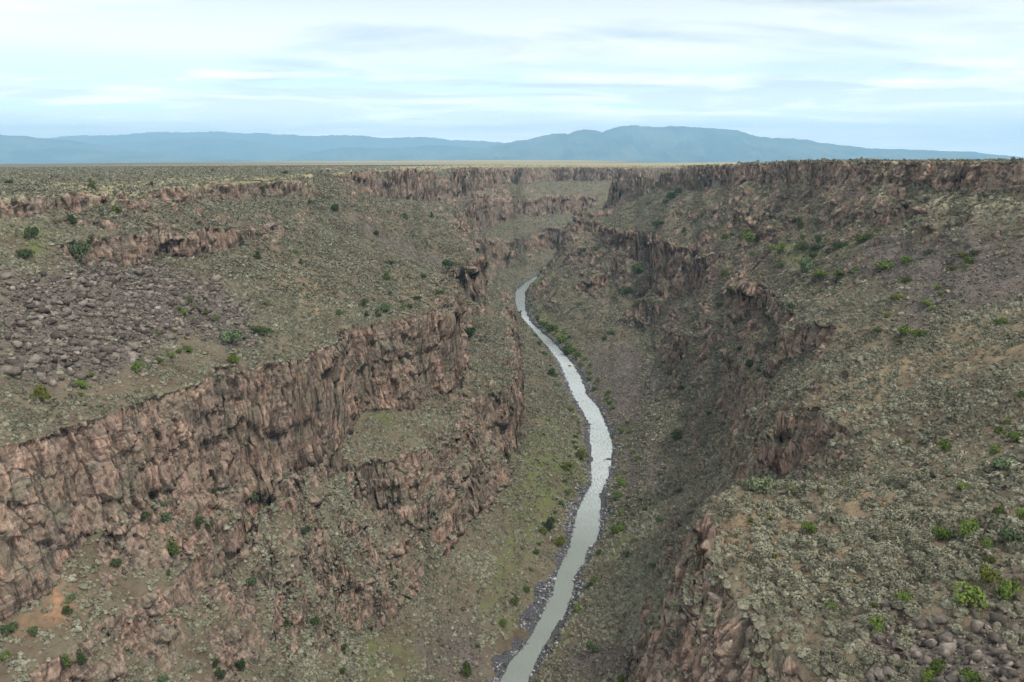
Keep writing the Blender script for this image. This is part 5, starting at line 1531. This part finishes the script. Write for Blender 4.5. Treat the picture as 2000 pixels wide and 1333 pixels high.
def zone(x, y, z, kind=''):
    r = math.hypot(x, y)
    if kind == 'W':
        rl, rt = LINES['river_l'], LINES['river_r']
        mid_x = min(((abs(p[1] - y), p[0]) for p in rt))[1]
        side = 'right' if x > mid_x - 3 else 'left'
        for lim, txt in ((330, 'nearest'), (430, 'near'), (540, 'second'), (660, 'middle'), (780, 'rapids'), (900, 'far')):
            if y < lim:
                return 'on the ' + side + ' bank, ' + txt + ' stretch'
        return 'on the ' + side + ' bank, farthest stretch'
    if x < 0 and z > -19.0 and r < 900:
        return 'on the left plateau along the rim'
    if x < 10 and y > 700:
        return 'on the far left canyon wall'
    if x < -15:
        if z > -31 and y < 420:
            return 'just below the left rim'
        if z > -49 and x > -150 and y > 400:
            return 'by the upper left cliff band'
        if z > -52 and y < 480:
            return 'on the upper left ledges'
        if z > -85 and y < 345:
            return 'around the left boulder field'
        if z > -85 and y > 560:
            return 'high on the left talus slope'
        if z > -86:
            return 'above the left cliff promontory'
        if y > 330:
            return 'under the left cliff promontory'
        if y > 225:
            return 'below the big left cliff'
        return 'on the lower left ledges'
    if z < -150:
        if y < 330:
            return 'beside the nearest stretch of river'
        if y < 620:
            return 'beside the middle stretch of river'
        return 'beside the far stretch of river'
    if r < 104:
        return 'in the bottom right corner'
    if r < 132 and z > -70:
        return 'on the near right bench close to the camera'
    if r < 175 and z > -70:
        return 'by the notch cliff at right'
    if r < 265 and z > -66:
        return 'on the near right slope crest'
    if z > -62 and r < 420:
        return 'beside the dark scree on the right'
    if z > -62 and r < 560:
        return 'above the dark right scree'
    if z > -70 and r > 800:
        return 'below the far right rim'
    if z > -85 and r > 560:
        return 'above the salmon cliff'
    if y > 560:
        return 'around the foot of the salmon cliff'
    if y > 400:
        return 'in the gullies below the salmon cliff'
    return 'on the broken right wall'


groups = {}
for q, (k, x, y, z, w, h) in enumerate(PLANTS):
    groups.setdefault((k, zone(x, y, z, k)), []).append(q)
ORD = ['first', 'second', 'third', 'fourth', 'fifth', 'sixth', 'seventh', 'eighth', 'ninth', 'tenth', 'eleventh', 'twelfth', 'thirteenth', 'fourteenth', 'fifteenth', 'sixteenth', 'seventeenth', 'eighteenth']
NUM = ['', 'one', 'two', 'three', 'four', 'five', 'six', 'seven', 'eight', 'nine', 'ten', 'eleven', 'twelve', 'thirteen', 'fourteen', 'fifteen', 'sixteen', 'seventeen', 'eighteen']
label_of, group_of = {}, {}
for (k, zn), qs in groups.items():
    txt = PLANT_KIND[k][1]
    qs.sort(key=lambda q: PLANTS[q][1] / (PLANTS[q][2] * math.cos(PITCH) - PLANTS[q][3] * math.sin(PITCH)))
    for c, q in enumerate(qs):
        if len(qs) == 1:
            label_of[q] = 'lone ' + txt + ' ' + zn
        else:
            pos = 'leftmost' if c == 0 else 'rightmost' if c == len(qs) - 1 else ORD[min(c, 17)] + ' from left'
            label_of[q] = (txt + ' ' + zn + ', ' + pos + ' of ' + NUM[min(len(qs), 18)]).replace('on the near right bench close to the camera', 'low on the near right bench')
            group_of[q] = txt + 's ' + zn
roots = {}
for q, (k, x, y, z, w, h) in enumerate(PLANTS):
    nm, txt, cat, _ = PLANT_KIND[k]
    crowns, stems = kits[k]
    z0 = ground_z(x, y, z)
    r = math.sqrt(x * x + y * y + z * z)
    rad = 0.56 * w
    hgt = max(0.55 * rad, min(h * 0.95, 2.4 * rad))
    parted = k == 'J' or r < 210 or w / r > 0.0105
    if parted:
        o = bpy.data.objects.new(nm, None)
        o.empty_display_size = 0.3
    else:
        o = bpy.data.objects.new(nm, crowns[q % 4])
    o.location = (x, y, z0 - 0.1)
    o.rotation_euler = (0, 0, (q * 2.39) % 6.28)
    vs = hgt / (1.95 if k == 'J' else 1.15)
    o.scale = (rad, rad * (0.85 + 0.3 * ((q * 7) % 10) / 10), vs)
    o['label'] = label_of[q]
    o['category'] = cat
    if q in group_of:
        o['group'] = group_of[q]
    COL.objects.link(o)
    if parted:
        c = bpy.data.objects.new('crown' if k == 'J' else 'foliage', crowns[q % 4])
        s = bpy.data.objects.new('trunk' if k == 'J' else 'stems', stems[q % 4])
        for p in (c, s):
            p.parent = o
            COL.objects.link(p)


# ------------------------------------------------------------------ driftwood caught in the river
def driftwood():
    n, k = 14, 8
    V = []
    for i in range(n):
        t = i / (n - 1)
        cx, cy, cz = (t - 0.5) * 5.2, 0.35 * math.sin(t * 3.0), 0.10 + 0.14 * t
        rad = 0.20 * (1 - 0.65 * t) * (1 + 0.12 * math.sin(i * 2.3))
        for q in range(k):
            a = q * 2 * math.pi / k
            V.append((cx, cy + math.cos(a) * rad, cz + math.sin(a) * rad))
    F = grid_faces(n, k).tolist()
    for i in range(n - 1):
        F.append([i * k + k - 1, (i + 1) * k + k - 1, (i + 1) * k, i * k])
    me = np_mesh('driftwood_log', np.array(V), np.array(F), True)
    o = link('driftwood_log', me, WOOD_MAT)
    o.location = (58.6, 474.0, WATER_Z)
    o.rotation_euler = (0, 0, 0.25)
    o['label'] = 'dark driftwood log stranded in the river near the right bank'
    o['category'] = 'log'


driftwood()
